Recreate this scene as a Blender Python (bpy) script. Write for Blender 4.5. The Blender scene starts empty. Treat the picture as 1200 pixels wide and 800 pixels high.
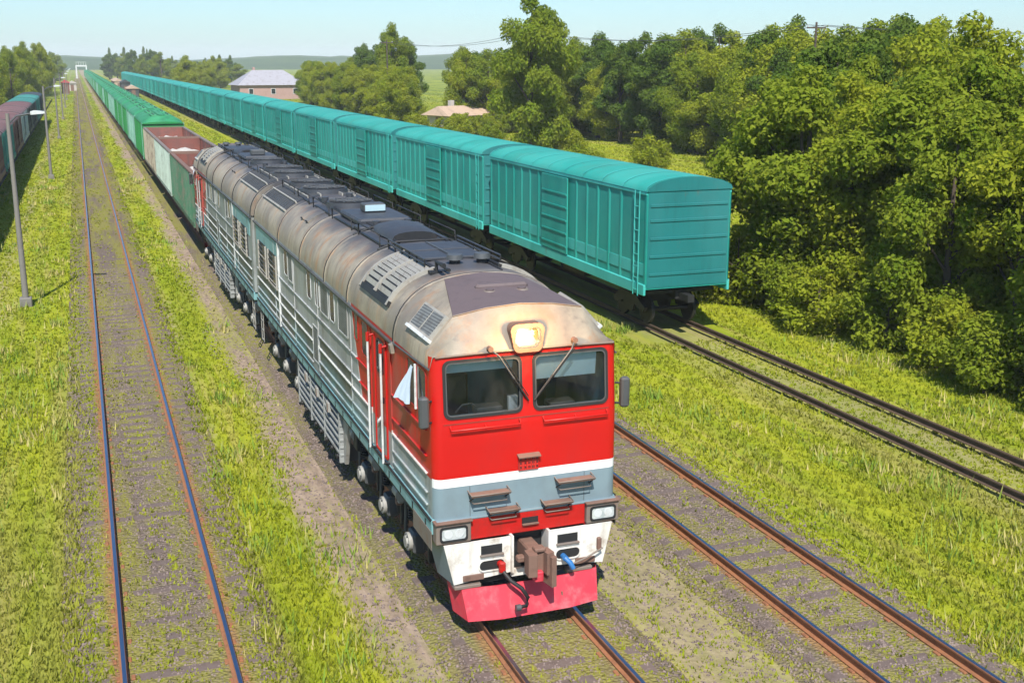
import bpy, math, random
import numpy as np
from mathutils import Vector, Matrix
random.seed(7); rng = np.random.default_rng(11)
R = math.radians
scene = bpy.context.scene
COL = scene.collection

# ------------------------------------------------------------------ camera
CAM = Vector((-6.2988, -16.2961, 8.8451)); YAW, PITCH, FPX = .3541, .2379, 1348.12
cd = bpy.data.cameras.new('camera'); cam = bpy.data.objects.new('camera', cd); COL.objects.link(cam)
fw = Vector((math.sin(YAW)*math.cos(PITCH), math.cos(YAW)*math.cos(PITCH), -math.sin(PITCH)))
rt = Vector((math.cos(YAW), -math.sin(YAW), 0)); up = rt.cross(fw)
m = Matrix((rt, up, -fw)).transposed().to_4x4(); m.translation = CAM
cam.matrix_world = m
cd.sensor_width = 36; cd.lens = 36*FPX/1200; cd.clip_start = .1; cd.clip_end = 12000
scene.camera = cam

# ------------------------------------------------------------------ light
SUN_D = Vector((.13, .42, -.53)).normalized()          # the way the sunlight travels
sun_el = math.asin(-SUN_D.z); src = -SUN_D
w = bpy.data.worlds.new('World'); scene.world = w; w.use_nodes = True
wn = w.node_tree.nodes; wl = w.node_tree.links
bg = wn['Background']; sky = wn.new('ShaderNodeTexSky'); sky.sky_type = 'NISHITA'; sky.sun_disc = False
sky.sun_elevation = sun_el; sky.sun_rotation = math.atan2(src.x, src.y)
sky.air_density = 1.0; sky.dust_density = 0.6; sky.ozone_density = 1.0
hs = wn.new('ShaderNodeMix'); hs.data_type = 'RGBA'; hs.blend_type = 'MULTIPLY'; hs.inputs[0].default_value = 1; hs.inputs[7].default_value = (.66, .90, 1.10, 1)
wl.new(sky.outputs[0], hs.inputs[6]); wl.new(hs.outputs[2], bg.inputs[0]); bg.inputs[1].default_value = .105
sd = bpy.data.lights.new('sun', 'SUN'); sd.energy = 4.9; sd.angle = R(.5); sd.color = (1, .955, .88)
so = bpy.data.objects.new('sun', sd); COL.objects.link(so)
so.rotation_euler = SUN_D.to_track_quat('-Z', 'Y').to_euler(); so.location = (-20, -60, 80)
vs = scene.view_settings
vs.view_transform = 'Standard'; vs.look = 'None'; vs.exposure = 0.42; vs.gamma = 1; vs.use_curve_mapping = False
scene.cycles.max_bounces = 6; scene.cycles.transparent_max_bounces = 12
scene.cycles.volume_bounces = 0

# ------------------------------------------------------------------ tags
def tag(o, label=None, cat=None, group=None, kind=None):
    if label: o['label'] = label
    if cat: o['category'] = cat
    if group: o['group'] = group
    if kind: o['kind'] = kind
    return o
def empty(name, loc=(0, 0, 0), rz=0):
    o = bpy.data.objects.new(name, None); COL.objects.link(o); o.location = loc; o.rotation_euler = (0, 0, rz)
    o.empty_display_size = .3
    return o
def kids(o): return list(KIDS.get(o.name, []))
KIDS = {}
def set_parent(c, p):
    c.parent = p; KIDS.setdefault(p.name, []).append(c)
def copy_tree(o, parent=None):
    c = o.copy(); COL.objects.link(c)
    if parent: set_parent(c, parent)
    for ch in kids(o): copy_tree(ch, c)
    return c

# ------------------------------------------------------------------ node helpers
class NT:
    def __init__(s, name):
        s.m = bpy.data.materials.new(name); s.m.use_nodes = True
        s.n = s.m.node_tree.nodes; s.l = s.m.node_tree.links; s.b = s.n['Principled BSDF']; s.out = s.n['Material Output']
        s._co = None
    def put(s, sock, v):
        if hasattr(v, 'links') or isinstance(v, bpy.types.NodeSocket): s.l.new(v, sock)
        elif isinstance(v, (tuple, list)) and len(v) == 3 and sock.type == 'RGBA': sock.default_value = (*v, 1)
        else: sock.default_value = v
    def co(s):
        if s._co is None: s._co = s.n.new('ShaderNodeTexCoord').outputs['Object']
        return s._co
    def xyz(s):
        x = s.n.new('ShaderNodeSeparateXYZ'); s.l.new(s.co(), x.inputs[0]); return x.outputs
    def math(s, op, a, b=0.0, c=None, clamp=False):
        x = s.n.new('ShaderNodeMath'); x.operation = op; x.use_clamp = clamp
        s.put(x.inputs[0], a); s.put(x.inputs[1], b)
        if c is not None: s.put(x.inputs[2], c)
        return x.outputs[0]
    def noise(s, scale, detail=4, rough=.55, stretch=None, off=0, dist=0):
        x = s.n.new('ShaderNodeTexNoise'); x.inputs['Scale'].default_value = scale
        x.inputs['Detail'].default_value = detail; x.inputs['Roughness'].default_value = rough
        x.inputs['Distortion'].default_value = dist
        v = s.n.new('ShaderNodeMapping'); s.l.new(s.co(), v.inputs[0])
        if stretch: v.inputs['Scale'].default_value = stretch
        v.inputs['Location'].default_value = (off, off*.7, off*.3)
        s.l.new(v.outputs[0], x.inputs['Vector']); return x.outputs['Fac']
    def step(s, v, a, b):
        x = s.n.new('ShaderNodeMapRange'); x.interpolation_type = 'SMOOTHSTEP'; s.put(x.inputs[0], v)
        x.inputs[1].default_value = a; x.inputs[2].default_value = b; x.inputs[3].default_value = 0; x.inputs[4].default_value = 1
        return x.outputs[0]
    def mix(s, f, a, b, mode='MIX'):
        x = s.n.new('ShaderNodeMix'); x.data_type = 'RGBA'; x.blend_type = mode
        s.put(x.inputs[0], f); s.put(x.inputs[6], a); s.put(x.inputs[7], b); return x.outputs[2]
    def bump(s, h, strength=.3, dist=.02):
        x = s.n.new('ShaderNodeBump'); x.inputs['Strength'].default_value = strength; x.inputs['Distance'].default_value = dist
        s.l.new(h, x.inputs['Height']); s.l.new(x.outputs[0], s.b.inputs['Normal'])
    def fin(s, col, rough=.5, metal=0, spec=None):
        s.put(s.b.inputs['Base Color'], col); s.put(s.b.inputs['Roughness'], rough); s.put(s.b.inputs['Metallic'], metal)
        if spec is not None: s.b.inputs['Specular IOR Level'].default_value = spec
        return s.m

MATS = {}
def plain(name, c, rough=.5, metal=0, dirt=(.12, .09, .06), amt=.5, sc=1.5, streak=True, bump=0, spec=None):
    """painted or raw surface with grime patches and run-down streaks"""
    if name in MATS: return MATS[name]
    t = NT(name)
    f = t.step(t.noise(sc, 6, .65), .48, .75)
    col = t.mix(t.math('MULTIPLY', f, amt), c, dirt)
    if streak:
        g = t.step(t.noise(3.0, 4, .6, (2.2, 2.2, .22), 4), .52, .78)
        col = t.mix(t.math('MULTIPLY', g, amt*.8), col, dirt)
    v = t.noise(14, 3, .5, None, 9)
    col = t.mix(t.math('MULTIPLY', v, .22), col, tuple(x*.6 for x in c))
    r = t.math('ADD', rough-.08, t.math('MULTIPLY', t.noise(5, 3), .2))
    if bump: t.bump(t.noise(30, 3), bump, .01)
    MATS[name] = t.fin(col, r, metal, spec); return MATS[name]

def loco_paint(name, grey, rib=False, red=(.52, .006, .004)):
    t = NT(name); x, y, z = t.xyz()
    wob = t.math('MULTIPLY', t.math('SUBTRACT', t.noise(2.2, 3), .5), .05)
    white = (.80, .80, .78)
    n1 = t.noise(1.1, 6, .62)
    g = t.mix(t.step(n1, .4, .75), grey, tuple(c*.62+.01 for c in grey))
    g = t.mix(t.step(t.noise(2.5, 5, .6, (1, 1.6, .25), 3), .56, .8), g, (.16, .15, .13))
    # teal tint patches low down on the flank, where the old colour shows
    g = t.mix(t.math('MULTIPLY', t.math('MULTIPLY', t.step(t.noise(.8, 3, .5, None, 8), .42, .62), t.math('SUBTRACT', 1.0, t.step(z, 1.9, 2.6))), .6), g, (.14, .36, .38))
    rd = t.mix(t.math('MULTIPLY', t.step(t.noise(1.7, 5, .6, (1.5, 1.5, .5), 2), .5, .8), .35), red, (.42, .02, .018))
    rd = t.mix(t.math('MULTIPLY', t.step(t.noise(26, 3, .6), .62, .75), .25), rd, (.28, .03, .02))
    # slanted edge of the red cab paint on the side (toward the nose going down)
    edge = t.math('ADD', 5.62, t.math('MULTIPLY', t.math('SUBTRACT', z, 4.1), .47))
    inred = t.math('LESS_THAN', t.math('SUBTRACT', y, edge), 0.0)
    front = t.math('LESS_THAN', y, .13)
    fringe = t.math('LESS_THAN', t.math('SUBTRACT', y, t.math('ADD', edge, .10)), 0.0)
    col = t.mix(fringe, g, (.62, .62, .60))
    col = t.mix(inred, col, rd)
    low = t.math('LESS_THAN', z, 2.47)
    col = t.mix(low, col, g)
    frontlow = t.math('MULTIPLY', front, t.math('LESS_THAN', z, 2.36))
    fgrey = t.mix(t.step(t.noise(1.4, 4), .4, .7), (.20, .275, .31), (.17, .225, .25))
    col = t.mix(frontlow, col, fgrey)
    strp = t.math('MULTIPLY', front, t.math('MULTIPLY', t.math('GREATER_THAN', z, 2.355), t.math('LESS_THAN', z, 2.50)))
    col = t.mix(strp, col, white)
    if rib:
        wl_ = t.math('MULTIPLY', t.math('GREATER_THAN', z, 2.44), t.math('LESS_THAN', z, 2.56))
        col = t.mix(t.math('MULTIPLY', wl_, .85), col, (.74, .74, .70))
    back = t.step(y, .3, 1.2)
    stk = t.math('MULTIPLY', t.math('MULTIPLY', t.step(t.noise(4.0, 5, .65, (1, 2.2, .12), 33), .50, .74), .55), back)
    col = t.mix(stk, col, (.13, .095, .07))
    chip = t.math('MULTIPLY', t.step(t.noise(22, 4, .7), .66, .70), .55); col = t.mix(chip, col, (.16, .07, .045))
    dirt = t.math('ADD', t.math('MULTIPLY', t.step(t.noise(.9, 6, .7, (1, 1, .6), 12), .55, .8), .25), t.math('MULTIPLY', t.math('MULTIPLY', t.step(t.noise(1.3, 6, .7, (1, 1, .6), 13), .42, .7), back), .35))
    col = t.mix(dirt, col, (.17, .14, .11))
    t.bump(t.noise(1.8, 2, .4), .25, .03)
    return t.fin(col, t.math('ADD', .33, t.math('MULTIPLY', n1, .25)), 0, .45)

def roof_mat():
    t = NT('weathered_cream_roof'); x, y, z = t.xyz()
    ax = t.math('ABSOLUTE', x)
    wob = t.math('MULTIPLY', t.math('SUBTRACT', t.noise(1.3, 5, .6, (1, .8, 1)), .5), 1.1)
    c = t.mix(t.step(t.noise(1.0, 6, .65), .38, .68), (.36, .305, .23), (.24, .205, .155))
    c = t.mix(t.math('MULTIPLY', t.step(t.noise(1.6, 6, .7, (1.2, 1.6, .35), 5), .48, .70), .75), c, (.36, .17, .065))
    c = t.mix(t.math('MULTIPLY', t.step(t.noise(3.2, 5, .7, (1, 1.7, .3), 15), .50, .72), .7), c, (.15, .125, .105))
    c = t.mix(t.math('MULTIPLY', t.step(t.noise(.55, 5, .65, None, 25), .46, .62), .65), c, (.18, .155, .135))
    c = t.mix(t.math('MULTIPLY', t.step(t.noise(40, 2, .5), .62, .72), .3), c, (.16, .11, .08))
    # soot laid down along the crown by the exhausts
    soot = t.math('SUBTRACT', 1.0, t.step(t.math('ADD', ax, wob), .70, 1.35))
    far = t.step(y, 2.0, 3.0)
    c = t.mix(t.math('MULTIPLY', soot, t.math('MULTIPLY', far, .93)), c, (.062, .063, .072))
    t.bump(t.noise(2.5, 3, .5), .3, .03)
    return t.fin(c, .55)

M = {}
def mk():
    M['wall'] = loco_paint('loco_paint', (.35, .365, .36)); M['rib'] = loco_paint('loco_lit_rib_paint', (.44, .455, .45), True)  # rib copy is a lighter grey, painting sunlight on the ledge tops
    M['panel'] = loco_paint('loco_shaded_panel_paint', (.085, .10, .10))  # much darker copy, painting the shade of the recesses between ribs
    M['roof'] = roof_mat()
    M['dark_roof'] = plain('sooty_roof_panel', (.135, .10, .10), .62, dirt=(.06, .05, .05), amt=.6, sc=1.2, bump=.1)
    M['black'] = plain('black_steel', (.016, .017, .019), .6, dirt=(.06, .045, .035), amt=.35, sc=3)
    M['soot'] = plain('sooty_steel', (.042, .047, .058), .5, dirt=(.11, .09, .075), amt=.4, sc=2)
    M['darkgrey'] = plain('dark_grey_steel', (.075, .08, .085), .5, dirt=(.03, .025, .02), amt=.5)
    M['sill'] = plain('turquoise_sill', (.20, .40, .42), .45, dirt=(.10, .085, .07), amt=.75, sc=1.1)
    M['tankgrey'] = plain('pale_tank_grey', (.30, .31, .30), .55, dirt=(.09, .075, .06), amt=.8, sc=2.2)
    M['pale'] = plain('pale_bearing_cover', (.34, .33, .30), .5, dirt=(.10, .075, .05), amt=.7, sc=5)
    M['white'] = plain('white_enamel', (.76, .74, .68), .5, dirt=(.30, .20, .12), amt=.75, sc=3.4)
    M['red'] = plain('red_enamel', (.50, .009, .007), .42, dirt=(.16, .03, .02), amt=.55, sc=2.5)
    M['plough'] = plain('faded_pink_red', (.60, .035, .06), .55, dirt=(.50, .17, .18), amt=.85, sc=2.6)
    M['rust'] = plain('rusty_brown_steel', (.20, .115, .085), .75, dirt=(.10, .055, .04), amt=.6, sc=6, bump=.3)
    M['rustgrey'] = plain('rusty_grey_frame', (.20, .165, .14), .6, dirt=(.22, .10, .05), amt=.8, sc=5)
    M['rubber'] = plain('black_rubber', (.02, .02, .022), .55, amt=.2)
    M['greyband_and_shade'] = plain('blue_grey_paint_and_shade', (.19, .255, .29), .45, dirt=(.12, .12, .12), amt=.3)  # real paint on the band, painted shade on the pilot's sides
    M['hose_blue'] = plain('blue_hose_cap', (.03, .16, .42), .45, amt=.4, sc=8)
    M['chrome'] = plain('window_trim', (.62, .64, .64), .3, amt=.3, sc=6)
    M['whiteline'] = plain('white_trim', (.66, .67, .66), .45, amt=.5, sc=6)
    M['mesh'] = grille_mat('louvre_mesh', (.20, .205, .20), (.03, .033, .036), 26)
    M['redmesh'] = grille_mat('red_mesh', (.60, .03, .02), (.10, .01, .01), 14)
    M['slat'] = plain('louvre_slat', (.36, .34, .30), .5, dirt=(.16, .10, .07), amt=.7, sc=4)
    M['visor'] = plain('sun_visor_blue', (.40, .56, .62), .6, amt=.12, streak=False)
    M['cloth'] = plain('curtain_cloth', (.62, .72, .84), .8, amt=.12, streak=False)
    M['teal_in'] = plain('cab_teal', (.13, .30, .38), .6, amt=.3)
    M['seat'] = plain('dark_seat_vinyl', (.05, .06, .075), .6, amt=.2)
    t = NT('window_glass')
    gl = t.n.new('ShaderNodeBsdfGlossy'); gl.inputs['Roughness'].default_value = .02; gl.inputs['Color'].default_value = (.9, .95, 1, 1)
    tr = t.n.new('ShaderNodeBsdfTransparent'); tr.inputs[0].default_value = (.88, .93, .95, 1)
    fr = t.n.new('ShaderNodeFresnel'); fr.inputs[0].default_value = 1.45
    mx = t.n.new('ShaderNodeMixShader')
    t.l.new(t.math('MULTIPLY', fr.outputs[0], .75), mx.inputs[0]); t.l.new(tr.outputs[0], mx.inputs[1]); t.l.new(gl.outputs[0], mx.inputs[2])
    dfu = t.n.new('ShaderNodeBsdfDiffuse'); dfu.inputs[0].default_value = (.42, .42, .38, 1); m2 = t.n.new('ShaderNodeMixShader')
    t.l.new(t.math('MULTIPLY', t.step(t.noise(2.2, 5, .7, (1, 1, .6)),   .35, .75), .06), m2.inputs[0]); t.l.new(mx.outputs[0], m2.inputs[1]); t.l.new(dfu.outputs[0], m2.inputs[2])
    t.l.new(m2.outputs[0], t.out.inputs[0]); M['glass'] = t.m
    t = NT('dark_window_glass'); c = t.mix(t.step(t.noise(3, 3), .4, .7), (.012, .018, .02), (.05, .06, .055)); M['dglass'] = t.fin(c, .08, 0, .6)
    t = NT('lamp_lens'); t.b.inputs['Emission Color'].default_value = (1, .80, .42, 1); t.b.inputs['Emission Strength'].default_value = 60; M['lens'] = t.fin((.9, .85, .7), .2)
    t = NT('lamp_reflector'); t.b.inputs['Emission Color'].default_value = (1, .55, .2, 1); t.b.inputs['Emission Strength'].default_value = .35; M['reflector'] = t.fin((.85, .7, .5), .15, 1)
    t = NT('lamp_glass'); M['lampglass'] = t.fin(t.mix(t.step(t.noise(9, 2), .4, .7), (.72, .76, .76), (.5, .56, .58)), .12, .3)
    t = NT('rail_head'); M['railtop'] = t.fin(t.mix(t.noise(3, 4, .5, (1, .1, 1)), (.20, .27, .36), (.34, .42, .52)), .28, 1.0)
    M['railside'] = plain('rusty_rail_web', (.30, .125, .055), .8, dirt=(.10, .05, .03), amt=.7, sc=4)
    M['raildark'] = plain('old_rail', (.085, .055, .035), .8, dirt=(.12, .07, .04), amt=.5)
    M['concrete'] = plain('sleeper_wood', (.15, .112, .095), .9, dirt=(.10, .07, .055), amt=.8, sc=3, bump=.3)
    M['pole'] = plain('pole_concrete', (.20, .185, .165), .8, dirt=(.12, .10, .08), amt=.6)
def grille_mat(name, c, d, n):
    t = NT(name); x, y, z = t.xyz()
    def tri(v): return t.math('GREATER_THAN', t.math('FRACT', t.math('MULTIPLY', v, n)), .42)
    hole = t.math('MULTIPLY', tri(t.math('ADD', y, x)), tri(z))
    col = t.mix(hole, c, d); col = t.mix(t.math('MULTIPLY', t.step(t.noise(4, 4), .45, .7), .6), col, (.07, .06, .05))
    return t.fin(col, .6)
mk()

# ------------------------------------------------------------------ mesh builder
class MB:
    def __init__(s): s.v = []; s.f = []; s.mi = []; s.mats = []; s.sm = []
    def mat(s, m):
        m = M[m] if isinstance(m, str) else m
        if m not in s.mats: s.mats.append(m)
        return s.mats.index(m)
    def face(s, pts, m, smooth=False):
        b = len(s.v); s.v += [tuple(p) for p in pts]; s.f.append(list(range(b, b+len(pts)))); s.mi.append(s.mat(m)); s.sm.append(smooth)
    def grid(s, rows, m, closed=False, smooth=True, flip=False):
        b = len(s.v); n = len(rows[0]); k = s.mat(m)
        for r in rows: s.v += [tuple(p) for p in r]
        for i in range(len(rows)-1):
            for j in range(n if closed else n-1):
                q = [b+i*n+j, b+i*n+(j+1) % n, b+(i+1)*n+(j+1) % n, b+(i+1)*n+j]
                s.f.append(q[::-1] if flip else q); s.mi.append(k); s.sm.append(smooth)
    def box(s, x0, x1, y0, y1, z0, z1, m, ch=0, open_top=False):
        if x0 > x1: x0, x1 = x1, x0
        if y0 > y1: y0, y1 = y1, y0
        if z0 > z1: z0, z1 = z1, z0
        ch = min(ch, (x1-x0)*.3, (y1-y0)*.3, (z1-z0)*.3)
        if ch <= 0:
            P = [(x, y, z) for z in (z0, z1) for (x, y) in ((x0, y0), (x1, y0), (x1, y1), (x0, y1))]
            for q in ((3, 2, 1, 0), (4, 5, 6, 7), (0, 1, 5, 4), (1, 2, 6, 5), (2, 3, 7, 6), (3, 0, 4, 7)):
                if open_top and q == (4, 5, 6, 7): continue
                s.face([P[i] for i in q], m)
            return
        ox = [(x0+ch, y0), (x1-ch, y0), (x1, y0+ch), (x1, y1-ch), (x1-ch, y1), (x0+ch, y1), (x0, y1-ch), (x0, y0+ch)]
        cx, cy = (x0+x1)/2, (y0+y1)/2
        def ins(p): return (p[0]-math.copysign(ch*.8, p[0]-cx), p[1]-math.copysign(ch*.8, p[1]-cy))
        rows = [[(*ins(p), z0) for p in ox], [(*p, z0+ch) for p in ox], [(*p, z1-ch) for p in ox], [(*ins(p), z1) for p in ox]]
        s.grid(rows, m, True, False); s.face(rows[0][::-1], m); s.face(rows[3], m)
    def prism(s, poly, axis, a, b, m, smooth=False):
        def P(p, t):
            return {'x': (t, p[0], p[1]), 'y': (p[0], t, p[1]), 'z': (p[0], p[1], t)}[axis]
        A = [P(p, a) for p in poly]; B = [P(p, b) for p in poly]
        s.grid([A, B], m, True, smooth); s.face(A[::-1], m); s.face(B, m)
    def tube(s, pts, r, m, n=8, cap=True):
        pts = [Vector(p) for p in pts]; rows = []
        rr = r if isinstance(r, (list, tuple)) else [r]*len(pts)
        for i, p in enumerate(pts):
            d = (pts[min(i+1, len(pts)-1)]-pts[max(i-1, 0)]).normalized()
            a = d.cross(Vector((0, 0, 1)) if abs(d.z) < .9 else Vector((1, 0, 0))).normalized(); b = d.cross(a)
            rows.append([p+a*rr[i]*math.cos(2*math.pi*k/n)+b*rr[i]*math.sin(2*math.pi*k/n) for k in range(n)])
        s.grid(rows, m, True, True)
        if cap: s.face(rows[0][::-1], m); s.face(rows[-1], m)
    def cyl(s, c, axis, r, h, m, n=20, r2=None):
        d = {'x': Vector((1, 0, 0)), 'y': Vector((0, 1, 0)), 'z': Vector((0, 0, 1))}[axis]; c = Vector(c)
        s.tube([c-d*h/2, c+d*h/2], [r, r if r2 is None else r2], m, n)
    def frame(s, O, I, mp, d0, d1, m):
        """ring between outline O and outline I, standing from depth d0 to d1 along the map's normal"""
        s.grid([[mp(u, v, d1) for u, v in O], [mp(u, v, d1) for u, v in I]], m, True, False)
        if d0 != d1:
            s.grid([[mp(u, v, d0) for u, v in O], [mp(u, v, d1) for u, v in O]], m, True, False)
            s.grid([[mp(u, v, d1) for u, v in I], [mp(u, v, d0) for u, v in I]], m, True, False)
    def build(s, name, parent=None, bevel=0, mats=None):
        me = bpy.data.meshes.new(name); me.from_pydata(s.v, [], s.f)
        for m_ in s.mats: me.materials.append(m_)
        me.polygons.foreach_set('material_index', s.mi); me.polygons.foreach_set('use_smooth', s.sm); me.update()
        o = bpy.data.objects.new(name, me); COL.objects.link(o)
        if parent: set_parent(o, parent)
        if bevel:
            b = o.modifiers.new('bevel', 'BEVEL'); b.width = bevel; b.segments = 2; b.limit_method = 'ANGLE'; b.angle_limit = R(50)
        return o
def rr(cu, cv, w_, h, r, n=5):
    P = []
    for (sx, sy, a0) in ((1, 1, 0), (-1, 1, 90), (-1, -1, 180), (1, -1, 270)):
        for k in range(n+1):
            a = R(a0+90*k/n); P.append((cu+sx*(w_/2-r)+r*math.cos(a), cv+sy*(h/2-r)+r*math.sin(a)))
    return P
def side_map(s_, x=1.57): return lambda u, v, d: (s_*(x+d), u, v)
def fy(z): return 0 if z < 3.3 else (z-3.3)*.075
def front_map(u, v, d): return (u, fy(v)-d, v)
def win_panel(s_, y, z, w_, h, r, frame_m, glass_m, parent, name='side_window', fw_=.026):
    mb = MB(); mp = side_map(s_); O = rr(y, z, w_+2*fw_, h+2*fw_, r+fw_); I = rr(y, z, w_, h, r)
    mb.frame(O, I, mp, 0, .012, frame_m); o = mb.build(name, parent)
    g = MB(); pts = [mp(u, v, .006) for u, v in rr(y, z, w_+.01, h+.01, r)]
    g.face(pts if s_ > 0 else pts[::-1], glass_m); g.build('window_pane', o); return o

# ------------------------------------------------------------------ locomotive section
L = 19.15
def arch(k=22, hw=1.57, z0=4.18, h=1.12, e1=.80, e2=.90):
    P = []
    for i in range(k+1):
        a = math.pi*i/k; c, s_ = math.cos(a), math.sin(a)
        P.append((-hw*math.copysign(abs(c)**e1, c), z0+h*max(s_, 0)**e2))
    return P
def arch_z(x): # height of the main roof at x
    c = min(1, (abs(x)/1.57)**(1/.80)); return 4.18+1.12*math.sqrt(max(0, 1-c*c))**.90
def arch_patch(mb, x0, x1, y0, y1, off, m, n=6, thick=.0):
    xs = [x0+(x1-x0)*i/n for i in range(n+1)]
    def P(x, y, o):
        e = .02; dz = (arch_z(x+e)-arch_z(x-e))/(2*e); nrm = Vector((-dz, 0, 1)).normalized()
        return Vector((x, y, arch_z(x)))+nrm*o
    top0 = [P(x, y0, off) for x in xs]; top1 = [P(x, y1, off) for x in xs]
    mb.grid([top0, top1], m, False, False)
    lo0 = [P(x, y0, -.01) for x in xs]; lo1 = [P(x, y1, -.01) for x in xs]
    mb.grid([lo0, top0], m, False, False); mb.grid([top1, lo1], m, False, False)
    mb.face([top0[0], top1[0], lo1[0], lo0[0]], m); mb.face([top0[-1], lo0[-1], lo1[-1], top1[-1]], m)
    return P

def bogie(parent, yc, axles):
    b = empty('bogie', (0, 0, 0)); set_parent(b, parent)
    mb = MB()
    for s_ in (-1, 1):
        mb.box(s_*1.02, s_*1.16, yc-2.7, yc+2.7, .62, .92, 'black', .02)
        for a in axles: mb.box(s_*1.0, s_*1.2, a-.32, a+.32, .45, 1.05, 'black', .03)
        mb.tube([(s_*1.28, yc-2.2, 1.28), (s_*1.28, yc+2.2, 1.28)], .03, 'black')
        for a in axles: mb.tube([(s_*1.28, a+.55, 1.4), (s_*1.3, a+.6, .5)], .035, 'darkgrey')
        for a in axles: mb.box(s_*1.1, s_*1.24, a-.72, a-.62, .4, 1.2, 'black', .01)
    mb.box(-1, 1, yc-.4, yc+.4, .7, 1.2, 'black'); mb.build('bogie_frame', b)
    wb = MB()
    for s_ in (-1, 1):
        pr = [(.0, .5), (.06, .52), (.10, .525), (.11, .56)]
        wb.cyl((s_*.80, 0, 0), 'x', .525, .13, 'railside', 28); wb.cyl((s_*.735, 0, 0), 'x', .555, .03, 'darkgrey', 28)
        wb.cyl((s_*.88, 0, 0), 'x', .20, .08, 'darkgrey', 16)
    wb.cyl((0, 0, 0), 'x', .1, 1.6, 'black', 12)
    first = None
    for a in axles:
        if first is None: w0 = wb.build('wheelset', b); first = w0
        else: w0 = first.copy(); COL.objects.link(w0); set_parent(w0, b)
        w0.location = (0, a, .525)
    ab = MB(); ab.box(-.13, .13, -.2, .2, -.2, .2, 'darkgrey', .04); sp = MB(); bc = MB()
    ab.cyl((-.15, 0, 0), 'x', .165, .10, 'pale', 18); ab.cyl((-.215, 0, 0), 'x', .11, .04, 'pale', 14)
    for q in range(6): ab.cyl((-.21, .135*math.cos(q*1.047), .135*math.sin(q*1.047)), 'x', .014, .03, 'darkgrey', 6)
    pts = [(.09*math.cos(t_*.7), .09*math.sin(t_*.7), -.16+.32*t_/54) for t_ in range(55)]
    sp.tube(pts, .018, 'black', 6); sp.cyl((0, 0, .17), 'z', .12, .03, 'black', 12); sp.cyl((0, 0, -.17), 'z', .12, .03, 'black', 12)
    bc.cyl((0, 0, 0), 'y', .12, .28, 'pale', 16); bc.cyl((0, -.17, 0), 'y', .13, .05, 'pale', 16); bc.cyl((0, .25, 0), 'y', .035, .3, 'darkgrey', 8)
    bc.box(-.05, .05, -.1, .1, -.2, -.08, 'pale', .01); bc.box(-.06, .05, .02, .14, -.28, -.05, 'rust', .01)
    firsts = {}
    def put(nm, mbx, loc, rz=0):
        if nm in firsts: o = firsts[nm].copy(); COL.objects.link(o); set_parent(o, b)
        else: o = mbx.build(nm, b); firsts[nm] = o
        o.location = loc; o.rotation_euler.z = rz
    for a in axles:
        for s_ in (-1, 1):
            rz = 0 if s_ < 0 else math.pi
            put('axle_box', ab, (s_*1.24, a, .56), rz)
            for d in (-.33, .33): put('coil_spring', sp, (s_*1.22, a+d, 1.02))
            put('brake_cylinder', bc, (s_*1.33, a+.85, 1.18), rz)
    return b

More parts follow.
